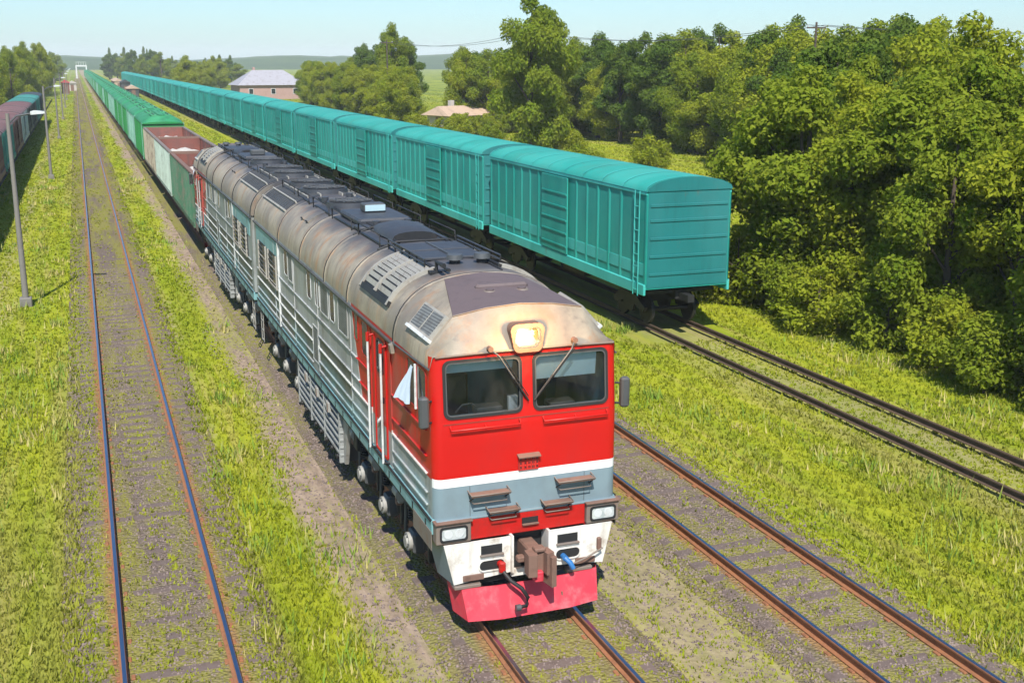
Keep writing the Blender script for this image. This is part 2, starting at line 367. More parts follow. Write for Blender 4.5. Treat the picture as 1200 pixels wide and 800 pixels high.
def make_loco():
    root = empty('diesel_locomotive')
    X = 1.57
    # ---- body shell
    b = MB()
    zs = [1.83, 2.36, 2.50, 3.3, 3.40]
    for s_ in (-1, 1):   # flank
        for z0, z1 in ((1.83, 2.47), (2.47, 3.2), (3.2, 4.24)):
            q = [(s_*X, .15, z0), (s_*X, L, z0), (s_*X, L, z1), (s_*X, .15+fy(z1), z1)]; q[0] = (s_*X, .15+fy(z0), z0)
            b.face(q if s_ > 0 else q[::-1], 'wall')
        col = []
        for z in (1.83, 2.36, 2.5, 3.3, 3.6, 4.0, 4.46):
            col.append([(s_*(1.42+.15*math.sin(R(a))), fy(z)+.15-.15*math.cos(R(a)), z) for a in (0, 18, 36, 54, 72, 90)])
        b.grid(col, 'wall', False, True, flip=s_ < 0)
        # ribs: long horizontal ledges broken at the panel seams
        seams = [.30, 2.55, 4.05, 5.75, 9.2, 12.3, 15.4, 18.85]
        for i in range(len(seams)-1):
            y0, y1 = seams[i]+.05, seams[i+1]-.05
            if i == 1: continue     # door
            for z in (1.97, 2.18, 2.50, 2.79, 3.22):
                if z < 2.4 and i == 4: y0 = 9.95     # the low louvre
                if z in (2.79, 2.5) and i == 4: y0 = 9.95
                if i >= 6 and z == 3.22: continue
                y0_ = y0 if not (z == 3.22 and i == 4) else seams[i]+.0
                t_ = .026 if z > 2.6 else .032
                b.box(s_*X, s_*(X+.035), y0_, y1, z, z+t_, 'rib', .006)
            for z0, z1 in ((2.02, 2.16), (2.24, 2.47), (2.56, 2.77)):
                if i in (0,) : continue
                yy0, yy1 = max(y0, 5.80)+.06, y1-.06
                if i == 4: yy0 = 10.0
                if yy1-yy0 < .4: continue
                b.box(s_*X, s_*(X+.006), yy0, yy1, z0, z1, 'panel')  # thin dark sheet, recess shade put into its colour
        for y in seams[1:-1]: b.box(s_*X, s_*(X+.02), y-.015, y+.015, 1.85, 4.16, 'rib')
    b.face([(-X, L, 1.83), (-X, L, 4.24), (X, L, 4.24), (X, L, 1.83)], 'wall')
    # front wall with two window openings
    wc, ww, wh, wz = .745, 1.30, .90, 3.93
    O = {}
    def fq(u0, u1, z0, z1): b.face([front_map(u0, z0, 0), front_map(u1, z0, 0), front_map(u1, z1, 0), front_map(u0, z1, 0)], 'wall')
    for z0, z1 in ((1.83, 2.36), (2.36, 2.5), (2.5, 3.3), (3.3, wz-wh/2-.03)): fq(-1.42, 1.42, z0, z1)
    fq(-1.42, 1.42, wz+wh/2+.03, 4.46)
    fq(-.06, .06, wz-wh/2-.03, wz+wh/2+.03)
    for s_ in (-1, 1):
        O1 = rr(s_*.74, wz, 1.36, wh+.06, .0005); I1 = rr(s_*.74, wz, 1.26, wh-.02, .10)
        b.frame(O1, I1, front_map, 0, 0, 'wall')
    b.box(-1.42, 1.42, -.006, .0, 3.395, 3.41, 'wall'); b.box(-1.40, 1.40, -.004, .0, 3.385, 3.393, 'rust')
    for x_ in (-.985, .985): b.box(x_-.004, x_+.004, -.004, 0, 1.84, 2.34, 'darkgrey')
    b.build('body_shell', root)
    # ---- windscreens
    for s_ in (-1, 1):
        g = MB(); I = rr(s_*.74, wz, 1.26, wh-.02, .10)
        g.frame(rr(s_*.74, wz, 1.31, wh+.03, .12), rr(s_*.74, wz, 1.21, wh-.07, .085), front_map, -.03, .018, 'rubber')
        g.frame(rr(s_*.74, wz, 1.225, wh-.055, .09), rr(s_*.74, wz, 1.19, wh-.09, .08), front_map, 0, .024, 'darkgrey')
        wsn = g.build('windscreen', root)
        p = MB(); p.face([front_map(u, v, -.012) for u, v in I], 'glass'); p.build('windscreen_pane', wsn)
        v = MB()
        h0 = wz+.40; hh = .40 if s_ > 0 else .17
        v.prism([(.16, h0), (.18, h0), (.22, h0-hh), (.20, h0-hh)], 'x', s_*.74-.56, s_*.74+(.50 if s_ > 0 else .54), 'visor')
        v.build('sun_visor', wsn)
    # ---- cab interior
    c = MB(); c.box(-1.5, 1.5, .12, 2.5, 2.25, 2.3, 'seat'); c.box(-1.52, 1.52, 2.5, 2.54, 2.3, 4.3, 'teal_in')
    for s_ in (-1, 1): c.box(s_*1.50, s_*1.53, .3, 2.5, 2.3, 4.2, 'teal_in')
    c.prism([(.16, 2.3), (.75, 2.3), (.75, 3.22), (.55, 3.36), (.16, 3.44)], 'x', -1.45, 1.45, 'teal_in')
    c.box(-.75, -.3, .35, .6, 3.38, 3.5, 'seat', .02); c.box(.5, .95, .3, .6, 3.38, 3.47, 'darkgrey', .02)
    c.box(-.22, -.06, .30, .38, 3.42, 3.66, 'whiteline', .01); c.tube([(-1.05, .5, 3.42), (-.95, .45, 3.55), (-.8, .45, 3.56), (-.7, .5, 3.46)], .014, 'darkgrey')
    for sx in (-.72, .72):
        c.box(sx-.24, sx+.24, 1.15, 1.65, 2.85, 2.98, 'seat', .05); c.box(sx-.24, sx+.24, 1.58, 1.72, 2.95, 3.75, 'seat', .06); c.box(sx-.13, sx+.13, 1.58, 1.68, 3.78, 3.95, 'seat', .04)
        c.cyl((sx, 1.4, 2.6), 'z', .06, .5, 'darkgrey', 10)
    c.build('cab_interior', root)
    # ---- cab roof (faceted) ------------------------------------------------
    r_ = MB()
    S0 = [(-1.57, .17, 4.24), (-1.53, .095, 4.46), (-1.05, .088, 4.463), (-.5, .088, 4.465), (0, .088, 4.467), (.5, .088, 4.465), (1.05, .088, 4.463), (1.53, .095, 4.46), (1.57, .17, 4.24)]
    def lerp(a, b_, t_): return tuple(a[i]+(b_[i]-a[i])*t_ for i in range(3))
    S1 = [(-1.57, .42, 4.24), (-1.53, .44, 4.47), (-1.09, .46, 4.99), (-.55, .42, 5.09), (0, .40, 5.13), (.55, .42, 5.09), (1.09, .46, 4.99), (1.53, .44, 4.47), (1.57, .42, 4.24)]
    S2 = [(-1.57, 2.32, 4.18), (-1.44, 2.32, 4.55), (-.66, 2.32, 5.235), (-.33, 2.32, 5.285), (0, 2.32, 5.305), (.33, 2.32, 5.285), (.66, 2.32, 5.235), (1.44, 2.32, 4.55), (1.57, 2.32, 4.18)]
    mid = [lerp(a, b_, .5) for a, b_ in zip(S0, S1)]; mid = [(x, y-.035 if 0 < i < 8 else y, z+.02 if 1 < i < 7 else z) for i, (x, y, z) in enumerate(mid)]
    r_.grid([S0, mid, S1], 'roof', False, True)
    for s_ in (-1, 1):
        xs_ = [1.57, 1.53, 1.44, 1.30, 1.12, .9, .66]; far_ = [(s_*x_, 2.32, arch_z(x_)) for x_ in xs_]
        n0, n1, n2 = S1[0], S1[1], S1[2]; near_ = [n0, n1]+[lerp(n1, n2, q_/5) for q_ in range(1, 6)]
        near_ = [(s_*abs(p_[0]), p_[1], p_[2]) for p_ in near_]
        mid_ = [lerp(a_, b_, .5) for a_, b_ in zip(near_, far_)]
        r_.grid([near_, mid_, far_], 'roof', False, True)
    r_.face([(x_, 2.33, z_) for x_, z_ in arch(26)], 'roof')
    # welded lip over the windscreens and drip rail along the eave
    r_.tube([(-1.5, .07, 4.455), (-.7, .055, 4.475), (.7, .055, 4.475), (1.5, .07, 4.455)], .018, 'rustgrey', 6)
    for s_ in (-1, 1): r_.tube([(s_*1.585, .15, 4.26), (s_*1.59, 2.3, 4.19)], .018, 'darkgrey', 6)
    cr = r_.build('cab_roof', root)
    d = MB(); rows = [[Vector(p)+Vector((0, 0, .012)) for p in S1[2:7]], [Vector(p)+Vector((0, 0, .012)) for p in S2[2:7]]]
    rows.insert(1, [(a+b_)/2+Vector((0, 0, .02)) for a, b_ in zip(rows[0], rows[1])])
    d.grid(rows, 'dark_roof', False, True)
    d.tube([p+Vector((0, -.005, .0)) for p in rows[0]], .012, 'rustgrey', 5)
    d.build('dark_roof_panel', cr)
    d = MB(); d.box(-.40, .52, 1.35, 1.50, 5.16, 5.285, 'dark_roof', .04)
    for sx in (-.22, .34): d.cyl((sx, 1.20, 5.19), 'z', .13, .05, 'rustgrey', 16, .10); d.cyl((sx, 1.20, 5.225), 'z', .07, .03, 'dark_roof', 12)
    d.build('roof_hatch', cr)
    for s_ in (-1, 1):   # louvre on the sloping cheek of the cab roof
        d = MB(); A = Vector((s_*1.50, .5, 4.505)); 
        def P(u, v, o=0):  # u along Y, v up the slope
            x = s_*(1.49-.43*v/.6); z = 4.53+.49*v/.6; y = .55+u; o += .02+.05*u
            return (x+s_*o*.75, y, z+o*.66)
        def slab(u0, u1, v0, v1, o, m): 
            q = [P(u0, v0, o), P(u1, v0, o), P(u1, v1, o), P(u0, v1, o)]; q0 = [P(u0, v0, -.03), P(u1, v0, -.03), P(u1, v1, -.03), P(u0, v1, -.03)]
            d.face(q, m); d.grid([q0, q], m, True, False)
        slab(.0, 1.05, .10, .52, .035, 'slat'); slab(.05, .50, .14, .48, .045, 'mesh'); slab(.56, 1.0, .14, .48, .045, 'mesh'); slab(-.03, 1.08, .05, .10, .06, 'whiteline')
        d.build('cheek_louvre', cr)
    # ---- main roof
    r_ = MB(); A = arch(26)
    ys = [2.32, 5.3, 8.4, 11.4, 14.6, 17.0, L]
    r_.grid([[(x, y, z) for x, z in A] for y in ys], 'roof', False, True)
    r_.face([(x, L, z) for x, z in A], 'roof')
    for y in (2.32, 6.0, 8.3, 11.3, 14.55, 18.95):   # raised seams
        wd = .035
        A1 = [(x*1.006, 4.18+(z-4.18)*1.012+.002) for x, z in A]
        rows = [[(x, y-wd, z) for x, z in A], [(x, y-wd*.6, z) for x, z in A1], [(x, y+wd*.6, z) for x, z in A1], [(x, y+wd, z) for x, z in A]]
        r_.grid(rows, 'roof', False, False)
        r_.tube([(x*1.006, y+.045, z+.006) for x, z in A[0:]], .014, 'black', 5)
    for s_ in (-1, 1):
        r_.box(s_*1.565, s_*1.62, 2.35, L, 4.155, 4.185, 'darkgrey'); r_.box(s_*1.566, s_*1.60, 2.35, L, 4.12, 4.15, 'black')
        r_.prism([(s_*1.58, 4.20), (s_*1.66, 4.16), (s_*1.64, 4.02), (s_*1.58, 4.02)], 'y', 2.25, 2.38, 'roof')
    rf = r_.build('roof', root)
    for s_ in (-1, 1):   # shoulder louvre ahead
        q = MB(); P = arch_patch(q, s_*.62, s_*1.42, 3.05, 5.05, .03, 'black', 6)
        for i in range(6): 
            pass
        q.build('shoulder_louvre', rf)
        sl = MB()
        for k in range(9):
            xa = .67+k*.083
            for (ya, yb) in ((3.12, 4.02), (4.09, 4.99)):
                p0, p1 = P(s_*xa, ya, .075), P(s_*xa, yb, .075); p2, p3 = P(s_*(xa+.058), yb, .045), P(s_*(xa+.058), ya, .045)
                sl.face([p0, p1, p2, p3], 'slat')
        sl.build('louvre_blades', rf)
        fr_ = MB(); 
        for (xa, xb, ya, yb) in ((.60, 1.46, 3.02, 3.09), (.60, 1.46, 5.02, 5.09)): arch_patch(fr_, s_*xa, s_*xb, ya, yb, .075, 'slat', 6)
        for (xa, xb) in ((.56, .63), (1.42, 1.47)): arch_patch(fr_, s_*xa, s_*xb, 3.0, 5.1, .06, 'black', 1)
        arch_patch(fr_, s_*.64, s_*1.42, 4.03, 4.08, .085, 'slat', 6)
        fr_.build('louvre_frame', rf)
        # radiator grilles behind, by the gangway
        q = MB(); P = arch_patch(q, s_*.30, s_*1.27, 15.0, 18.75, .03, 'soot', 7)
        for k in range(13):
            y = 15.15+k*.285; arch_patch(q, s_*.32, s_*1.25, y, y+.03, .055, 'darkgrey', 6)
        for xa in (.28, .62, .95, 1.25): arch_patch(q, s_*xa, s_*(xa+.035), 14.95, 18.8, .07, 'slat', 1)
        q.build('radiator_grille', rf)
        q = MB(); arch_patch(q, s_*.75, s_*1.20, 12.0, 12.95, .03, 'roof', 4)
        arch_patch(q, s_*1.19, s_*1.215, 12.05, 12.2, .06, 'black', 1); arch_patch(q, s_*1.19, s_*1.215, 12.7, 12.85, .06, 'black', 1)
        q.build('shoulder_hatch', rf)
    # dark equipment along the crown
    q = MB()
    for s_ in (-1, 1):
        q.tube([(s_*.72, 3.3, 5.34), (s_*.72, 5.9, 5.34)], .02, 'soot', 6); q.tube([(s_*.72, 3.3, 5.42), (s_*.72, 5.9, 5.42)], .018, 'soot', 6)
        for k in range(6): q.tube([(s_*.72, 3.3+k*.52, 5.2), (s_*.72, 3.3+k*.52, 5.43)], .014, 'black', 6)
    q.box(-.62, .64, 3.9, 4.75, 5.29, 5.34, 'soot', .01); q.box(-.62, .64, 4.8, 5.7, 5.29, 5.35, 'soot', .01)
    q.box(-.02, .02, 3.9, 5.7, 5.33, 5.37, 'darkgrey'); q.build('roof_walkway', rf)
    for sx, y in ((-.12, 3.42), (.40, 3.42)):
        q = MB(); q.cyl((sx, y, 5.33), 'z', .10, .12, 'black', 16); q.cyl((sx, y, 5.42), 'z', .16, .09, 'darkgrey', 18, .14); q.build('vent_cap', rf)
    q = MB(); q.tube([(-.62, 2.9, 5.2), (-.62, 2.9, 5.42)], .03, 'black'); q.cyl((-.62, 2.7, 5.44), 'y', .045, .5, 'black', 10, .02); q.cyl((-.50, 2.75, 5.34), 'y', .035, .42, 'black', 10, .015)
    q.box(-.75, -.4, 2.82, 3.0, 5.24, 5.28, 'black'); q.build('horn', rf)
    # exhaust and fan hoods
    q = MB(); rows = []
    for i in range(9):
        a = math.pi*i/8; rows.append([(-.55*math.cos(a)*(1-.12*abs(k-3)/3), 6.5+k*.28+.0, 5.30+.22*math.sin(a)**.7*(1 if 0 < k < 6 else .75)) for k in range(7)])
    q.grid(rows, 'soot', False, True); q.face([rows[i][0] for i in range(9)], 'black'); q.face([rows[i][6] for i in range(9)][::-1], 'black'); q.build('exhaust_hood', rf)
    q = MB(); q.box(-.62, .62, 9.0, 11.0, 5.26, 5.42, 'soot', .05); q.box(-.75, .75, 8.4, 8.95, 5.24, 5.33, 'soot', .03)
    q.box(-.22, .30, 10.1, 10.55, 5.42, 5.62, 'darkgrey', .03); q.build('equipment_box', rf)
    q = MB(); q.box(-.20, .28, 10.09, 10.095, 5.46, 5.60, 'visor'); q.build('skylight_pane', rf)
    for y, r0 in ((12.6, .62), (16.0, .68), (17.9, .68)):
        q = MB(); q.cyl((0, y, 5.33), 'z', r0, .18, 'soot', 28, r0*.95); q.cyl((0, y, 5.43), 'z', r0*.86, .02, 'black', 28)
        for k in range(6): a = math.pi*k/6; q.box(0, 0, 0, 0, 0, 0, 'black') if False else q.tube([(r0*.9*math.cos(a), y+r0*.9*math.sin(a), 5.45), (-r0*.9*math.cos(a), y-r0*.9*math.sin(a), 5.45)], .014, 'darkgrey', 5)
        for rr_ in (.35, .62): q.tube([(r0*rr_*math.cos(R(a)), y+r0*rr_*math.sin(R(a)), 5.455) for a in range(0, 361, 20)], .012, 'darkgrey', 5)
        q.build('fan_cowl', rf)
    for s_ in (-1, 1):
        q = MB()
        for (y0, y1) in ((6.3, 8.2), (8.9, 11.0), (11.4, 13.4), (14.0, 15.6), (16.2, 18.2)):
            x = s_*.80; q.tube([(x, y0, arch_z(x)), (x, y0, arch_z(x)+.26), (x, y1, arch_z(x)+.26), (x, y1, arch_z(x))], .016, 'black', 6)
            q.box(x-.03*s_, x-.30*s_, y0, y1, 5.235, 5.262, 'soot')
        q.build('roof_handrail', rf)
    q = MB()
    for (x, y) in ((-.3, 8.6), (.45, 8.7), (.3, 11.8), (-.45, 13.6), (.35, 14.3)):
        q.cyl((x, y, 5.35), 'z', .09, .16, 'soot', 12)
    q.tube([(-.45, 6.1, 5.3), (-.4, 8.3, 5.34), (-.5, 11.2, 5.32), (-.45, 14.5, 5.3)], .03, 'black', 7)
    q.tube([(.5, 2.6, 5.27), (.52, 6.4, 5.33), (.58, 9.0, 5.32)], .022, 'black', 6)
    q.tube([(-.9, 6.1, arch_z(.9)+.02), (-.5, 6.1, 5.33), (.6, 6.1, 5.33), (.95, 6.1, arch_z(.95)+.02)], .028, 'black', 7)
    q.tube([(-.9, 8.3, arch_z(.9)+.02), (-.5, 8.3, 5.33), (.6, 8.3, 5.33), (.95, 8.3, arch_z(.95)+.02)], .028, 'black', 7)
    q.build('roof_pipework', rf)
    # ---- head lamp
    h = MB(); O = rr(0, 4.68, .50, .40, .10); mp = lambda u, v, d_: (u*1.14*(1 if v > 4.6 else .86), .05-d_+(v-4.5)*.1, 4.66+(v-4.68)*1.12)
    h.frame(O, rr(0, 4.68, .40, .30, .08), mp, -.38, .05, 'rust')
    h.frame(rr(0, 4.68, .40, .30, .08), rr(0, 4.68, .36, .26, .07), mp, -.05, .03, 'darkgrey')
    hl = h.build('headlamp', root)
    l_ = MB(); rows = []
    for i in range(5):
        q_ = 1-i/4; rows.append([(u*1.0, .10+(i*.035)+(v-4.5)*.1, 4.66+(v-4.68)*1.12) for u, v in [(0+(u_-0)*max(q_, .15), 4.68+(v_-4.68)*max(q_, .15)) for u_, v_ in rr(0, 4.68, .40, .30, .08)]])
    l_.grid(rows, 'reflector', True, True); l_.face(rows[-1], 'reflector'); l_.build('lamp_reflector', hl)
    l_ = MB(); 
    l_.tube([(-.02, .075, 4.70), (-.02, .10, 4.70)], .07, 'lens', 20); l_.build('lamp_bulb', hl)
    # ---- wipers
    for s_, pts in ((-1, [(-.62, .045, 4.53), (-.50, -.04, 4.42), (-.04, .0, 3.72)]), (1, [(.80, .04, 4.56), (.72, -.05, 4.44), (.16, 0, 3.72)])):
        q = MB(); q.tube(pts, .016, 'darkgrey', 6); q.tube([tuple(np.array(p)+(.045, 0, .01)) for p in pts[1:]], .010, 'black', 6)
        e = np.array(pts[2]); d_ = np.array(pts[1])-e; q.tube([e-d_*.1+(0.0, -.012, 0), e+d_*.45+(0, -.012, 0)], .018, 'rubber', 5)
        q.cyl(pts[0], 'y', .045, .09, 'rust', 10); q.build('wiper', root)
    # ---- front fittings
    def bar(mb, x0, x1, z, drop, dep, m, r0=.014):
        mb.tube([(x0, 0, z+drop), (x0, -dep, z), (x1, -dep, z), (x1, 0, z+drop)], r0, m, 6)
    for x0, x1 in ((-1.30, -.15), (.25, 1.36)):
        q = MB(); q.tube([(x0, .0, 3.36), (x0, -.07, 3.30), (x1, -.07, 3.30), (x1, 0, 3.36)], .017, 'red', 7)
        q.tube([((x0+x1)/2, 0, 3.34), ((x0+x1)/2, -.07, 3.30)], .012, 'red', 6); q.build('front_handrail', root)
    for x0, x1, z in ((-1.02, -.36, 2.21), (.46, 1.10, 2.25), (-.72, -.20, 1.90), (.22, .72, 1.90)):
        q = MB(); q.box(x0, x1, -.20, -.005, z, z+.025, 'rust', .006); q.tube([(x0, -.0, z+.06), (x0, -.20, z+.03), (x1, -.20, z+.03), (x1, 0, z+.06)], .012, 'rustgrey', 6)
        q.tube([(x0+.03, -.0, z-.12), (x0+.04, -.19, z)], .010, 'black', 6); q.tube([(x1-.03, -.0, z-.12), (x1-.04, -.19, z)], .010, 'black', 6)
        q.tube([(x0+.03, -.01, z-.10), (x0+.05, -.14, z-.12), (x1-.05, -.14, z-.12), (x1-.03, -.01, z-.10)], .010, 'rustgrey', 6); q.build('front_step', root)
    q = MB(); q.box(-.17, .17, -.03, 0, 2.50, 2.72, 'redmesh', .005)
    for k in range(9): q.box(-.16+k*.04, -.152+k*.04, -.037, -.03, 2.51, 2.71, 'red')
    q.prism([(0, 2.76), (-.10, 2.73), (-.10, 2.745), (0, 2.78)], 'x', -.19, .19, 'rust'); q.build('front_grille', root)
    q = MB(); q.box(-1.55, 1.55, -.05, .10, 1.80, 1.832, 'greyband_and_shade', .006); q.box(-.99, .99, -.04, .10, 1.45, 1.795, 'red', .008)
    q.box(-.12, .16, -.05, -.03, 1.60, 1.70, 'black'); q.prism([(-.12, 1.58), (.16, 1.58), (.16, 1.6), (-.12, 1.6)], 'y', -.09, -.03, 'rust')
    q.box(-1.5, -.99, -.0, .10, 1.41, 1.45, 'red'); q.box(.99, 1.5, -.0, .10, 1.41, 1.45, 'red'); q.build('buffer_beam', root)
    for s_ in (-1, 1):
        cx = s_*1.29; q = MB(); q.box(cx-.29, cx+.29, -.10, .12, 1.455, 1.80, 'rustgrey', .012); q.box(cx-.31, cx+.31, -.14, .05, 1.80, 1.825, 'rust', .004)
        q.frame(rr(cx, 1.62, .46, .25, .05), rr(cx, 1.62, .40, .19, .04), lambda u, v, d_: (u, -d_, v), .10, .118, 'black'); lb = q.build('marker_light', root)
        q = MB(); q.face([(u, -.106, v) for u, v in rr(cx, 1.62, .41, .20, .04)], 'lampglass')
        for dx in (-.09, .09): q.cyl((cx+dx, -.106, 1.62), 'y', .07, .012, 'chrome', 18)
        q.build('light_lens', lb)
    # ---- pilot (white) and plough
    q = MB()
    out = [(-1.46, 1.43), (-.34, 1.43), (-.34, .82), (-.9, .78), (-1.30, .74)]
    for s_ in (-1, 1):
        P = [(s_*abs(x), z) for x, z in out]
        q.prism(P if s_ > 0 else P[::-1], 'y', -.10, -.06, 'white')
        q.face([(s_*1.46, -.10, 1.43), (s_*1.30, -.10, .74), (s_*1.38, .55, .70), (s_*1.55, .55, 1.45)], 'greyband_and_shade')  # receding side of the white pilot, its shade put into blue-grey colour
        q.box(s_*.34, s_*.30, -.16, .2, .82, 1.46, 'white')
    q.box(-.34, .34, .15, .2, .7, 1.5, 'black'); q.box(-.32, .32, -.11, -.05, .74, .86, 'white')
    for s_ in (-1, 1):
        q.box(s_*.48, s_*.84, -.104, -.09, 1.19, 1.34, 'black'); q.box(s_*.46, s_*.86, -.15, -.10, 1.16, 1.19, 'rustgrey', .005)  # black plates, slots and ovals alike, paint the shade inside the openings
        q.face([(u, -.106, v) for u, v in rr(s_*.66, 1.0, .42, .17, .08)], 'black')
        q.frame(rr(s_*.66, 1.0, .46, .21, .10), rr(s_*.66, 1.0, .42, .17, .08), lambda u, v, d_: (u, -d_, v), .10, .125, 'white')
        q.box(s_*.80, s_*1.15, -.13, -.10, .78, .88, 'rust', .006)
    q.build('pilot', root)
    q = MB()
    top = [(-1.30, .25, .66), (-1.18, -.12, .66), (-.6, -.18, .65), (.6, -.18, .65), (1.18, -.12, .66), (1.30, .25, .66)]
    bot = [(-1.24, .15, .17), (-1.13, -.30, .17), (-.6, -.38, .16), (.6, -.38, .16), (1.13, -.30, .17), (1.24, .15, .17)]
    bk = [(x, y+.03, z) for x, y, z in bot]; tk = [(x, y+.03, z) for x, y, z in top]
    q.grid([bot, top, tk, bk, bot], 'plough', False, False)
    for x in (-1.05, .9): q.box(x-.25, x+.2, -.14, .1, .66, .72, 'rustgrey', .01)
    q.box(-1.2, 1.2, .0, .3, .66, .74, 'black'); q.box(.48, .505, -.30, -.27, .30, .42, 'rust'); q.build('plough', root)
    # ---- automatic coupler
    q = MB(); q.box(-.15, .15, -.35, .3, 1.0, 1.28, 'rust', .03)
    q.prism([(-.26, -.40), (.22, -.40), (.26, -.62), (.10, -.66), (.08, -.52), (-.06, -.50), (-.10, -.66), (-.28, -.64)], 'z', .93, 1.30, 'rust')
    q.prism([(.10, -.42), (.26, -.45), (.28, -.70), (.17, -.72)], 'z', .74, 1.24, 'rust')
    q.box(-.12, .06, -.60, -.42, .80, .98, 'plough', .02); q.box(-.36, -.20, -.34, -.2, 1.06, 1.16, 'rust', .02); q.box(-.10, .12, -.56, -.38, 1.29, 1.36, 'rust', .02)
    q.v = [(v_[0]*.82, v_[1], v_[2]) for v_ in q.v]; q.build('coupler', root, bevel=.012)
    q = MB(); q.cyl((-.52, -.14, 1.0), 'y', .055, .14, 'red', 12); q.box(-.57, -.46, -.24, -.16, .88, 1.06, 'red', .02)
    q.tube([(-.50, -.22, .90), (-.42, -.33, .78), (-.26, -.42, .66), (-.17, -.46, .50), (-.20, -.48, .38), (-.34, -.47, .36)], .034, 'rubber', 10)
    q.cyl((-.34, -.47, .36), 'x', .055, .08, 'darkgrey', 12); q.build('brake_hose', root)
    q = MB(); q.cyl((.58, -.15, .96), 'y', .05, .14, 'hose_blue', 12); q.tube([(.58, -.20, .96), (.64, -.28, .90), (.68, -.30, .80)], .045, 'hose_blue', 10)
    q.tube([(.68, -.26, .86), (.95, -.24, .93), (1.25, -.2, 1.04)], .015, 'rustgrey', 6); q.box(1.18, 1.25, -.17, -.10, 1.0, 1.2, 'rust', .01); q.build('air_cock', root)
    # ---- mirrors
    for s_ in (-1, 1):
        q = MB(); q.box(s_*1.63, s_*1.78, -.02, .12, 3.36, 3.86, 'darkgrey', .03); q.tube([(s_*1.56, .12, 3.76), (s_*1.66, .06, 3.76)], .018, 'black', 6)
        q.tube([(s_*1.56, .12, 3.42), (s_*1.66, .06, 3.42)], .018, 'black', 6); q.box(s_*1.645, s_*1.765, .118, .124, 3.42, 3.82, 'dglass'); q.build('wing_mirror', root)
    # ---- flanks
    q = MB()
    for s_ in (-1, 1): 
        q.box(s_*1.30, s_*1.60, .06, L-.05, 1.55, 1.825, 'sill', .03); q.box(s_*1.58, s_*1.62, .1, L-.1, 1.79, 1.815, 'black'); q.box(s_*1.50, s_*1.57, .1, L-.1, 1.50, 1.55, 'black')
        for k in range(24): q.box(s_*1.598, s_*1.606, .4+k*.78, .46+k*.78, 1.60, 1.72, 'black')
        q.box(s_*1.598, s_*1.612, .08, 1.15, 1.30, 1.62, 'rustgrey', .004)
    q.box(-1.3, 1.3, .1, L-.1, 1.35, 1.55, 'black'); q.build('sill_frame', root)
    for s_ in (-1, 1):
        # cab side window, with its curtain blown out over the sill
        o = win_panel(s_, .62, 3.80, .50, .72, .06, 'red', 'dglass', root, 'cab_window')
        o2 = win_panel(s_, 1.18, 3.80, .50, .72, .06, 'red', 'dglass', root, 'cab_window')
        q = MB(); rows = []
        for i in range(9):
            t_ = i/8; rows.append([(s_*(1.60+.02+.20*t_*(.4+.6*k/8)+.014*math.sin(k*2.2+i*.6)), .94+.50*(k/8)*(.25+.85*t_), 4.12-.62*t_-.02*math.sin(k)) for k in range(9)])
        q.grid(rows, 'cloth', False, True); q.build('curtain', o2)
        q = MB(); q.box(s_*1.575, s_*1.615, .885, .915, 3.42, 4.17, 'whiteline', .004); q.build('window_slide', o)
        # crew door between handrails
        q = MB(); O = rr(3.30, 3.0, .86, 2.24, .05); mp = side_map(s_)
        q.frame(O, rr(3.30, 3.0, .78, 2.16, .04), mp, 0, .03, 'red'); pts = [mp(u, v, .010) for u, v in rr(3.30, 3.0, .78, 2.16, .04)]; q.face(pts, 'wall')
        q.box(s_*1.58, s_*1.61, 3.06, 3.12, 2.9, 3.0, 'black'); dr = q.build('cab_door', root)
        win = MB(); win.frame(rr(3.28, 3.72, .44, .62, .08), rr(3.28, 3.72, .38, .56, .07), mp, .01, .035, 'rubber'); win.build('door_window', dr)
        g = MB(); pts = [mp(u, v, .018) for u, v in rr(3.28, 3.72, .40, .58, .07)]; g.face(pts, 'dglass'); g.build('window_pane', dr)
        q = MB(); q.tube([(s_*1.60, 3.20, 2.62), (s_*1.66, 3.18, 2.56), (s_*1.64, 3.30, 2.42), (s_*1.60, 3.32, 2.50)], .03, 'chrome', 7); q.build('door_handle', dr)
        for y in (3.80, 2.82):
            q = MB(); q.tube([(s_*1.57, y, 4.02), (s_*1.68, y, 4.0)], .022, 'red', 7); q.tube([(s_*1.69, y, 4.06), (s_*1.69, y, 3.90)], .034, 'red', 8)
            q.tube([(s_*1.69, y, 3.90), (s_*1.69, y, 1.86)], .022, 'whiteline', 8); q.tube([(s_*1.69, y, 1.87), (s_*1.56, y, 1.84)], .022, 'black', 7); q.build('door_handrail', root)
        # red-zone windows
        win_panel(s_, 4.52, 3.76, .50, .64, .08, 'red', 'dglass', root)
        win_panel(s_, 5.25, 3.86, .30, .52, .06, 'red', 'dglass', root)
        for y, wd in ((7.55, .46), (9.22, .46), (10.22, .46)): win_panel(s_, y, 3.80, wd, .66, .08, 'whiteline', 'dglass', root)
        win_panel(s_, 13.45, 3.80, .5, .66, .08, 'whiteline', 'dglass', root); 
        for y, z, wd, h_ in ((6.45, 3.78, .86, .66), (8.38, 3.78, .82, .66), (9.58, 2.50, .60, .80), (12.75, 3.78, .6, .7)):
            q = MB(); mp = side_map(s_); q.frame(rr(y, z, wd+.06, h_+.06, .02), rr(y, z, wd, h_, .015), mp, 0, .022, 'rib'); pts = [mp(u, v, .010) for u, v in rr(y, z, wd+.01, h_+.01, .015)]; q.face(pts, 'mesh'); q.build('vent_grille', root)
        q = MB(); q.box(s_*X, s_*1.585, 14.7, 18.7, 3.55, 4.15, 'sill')
        mp = side_map(s_)
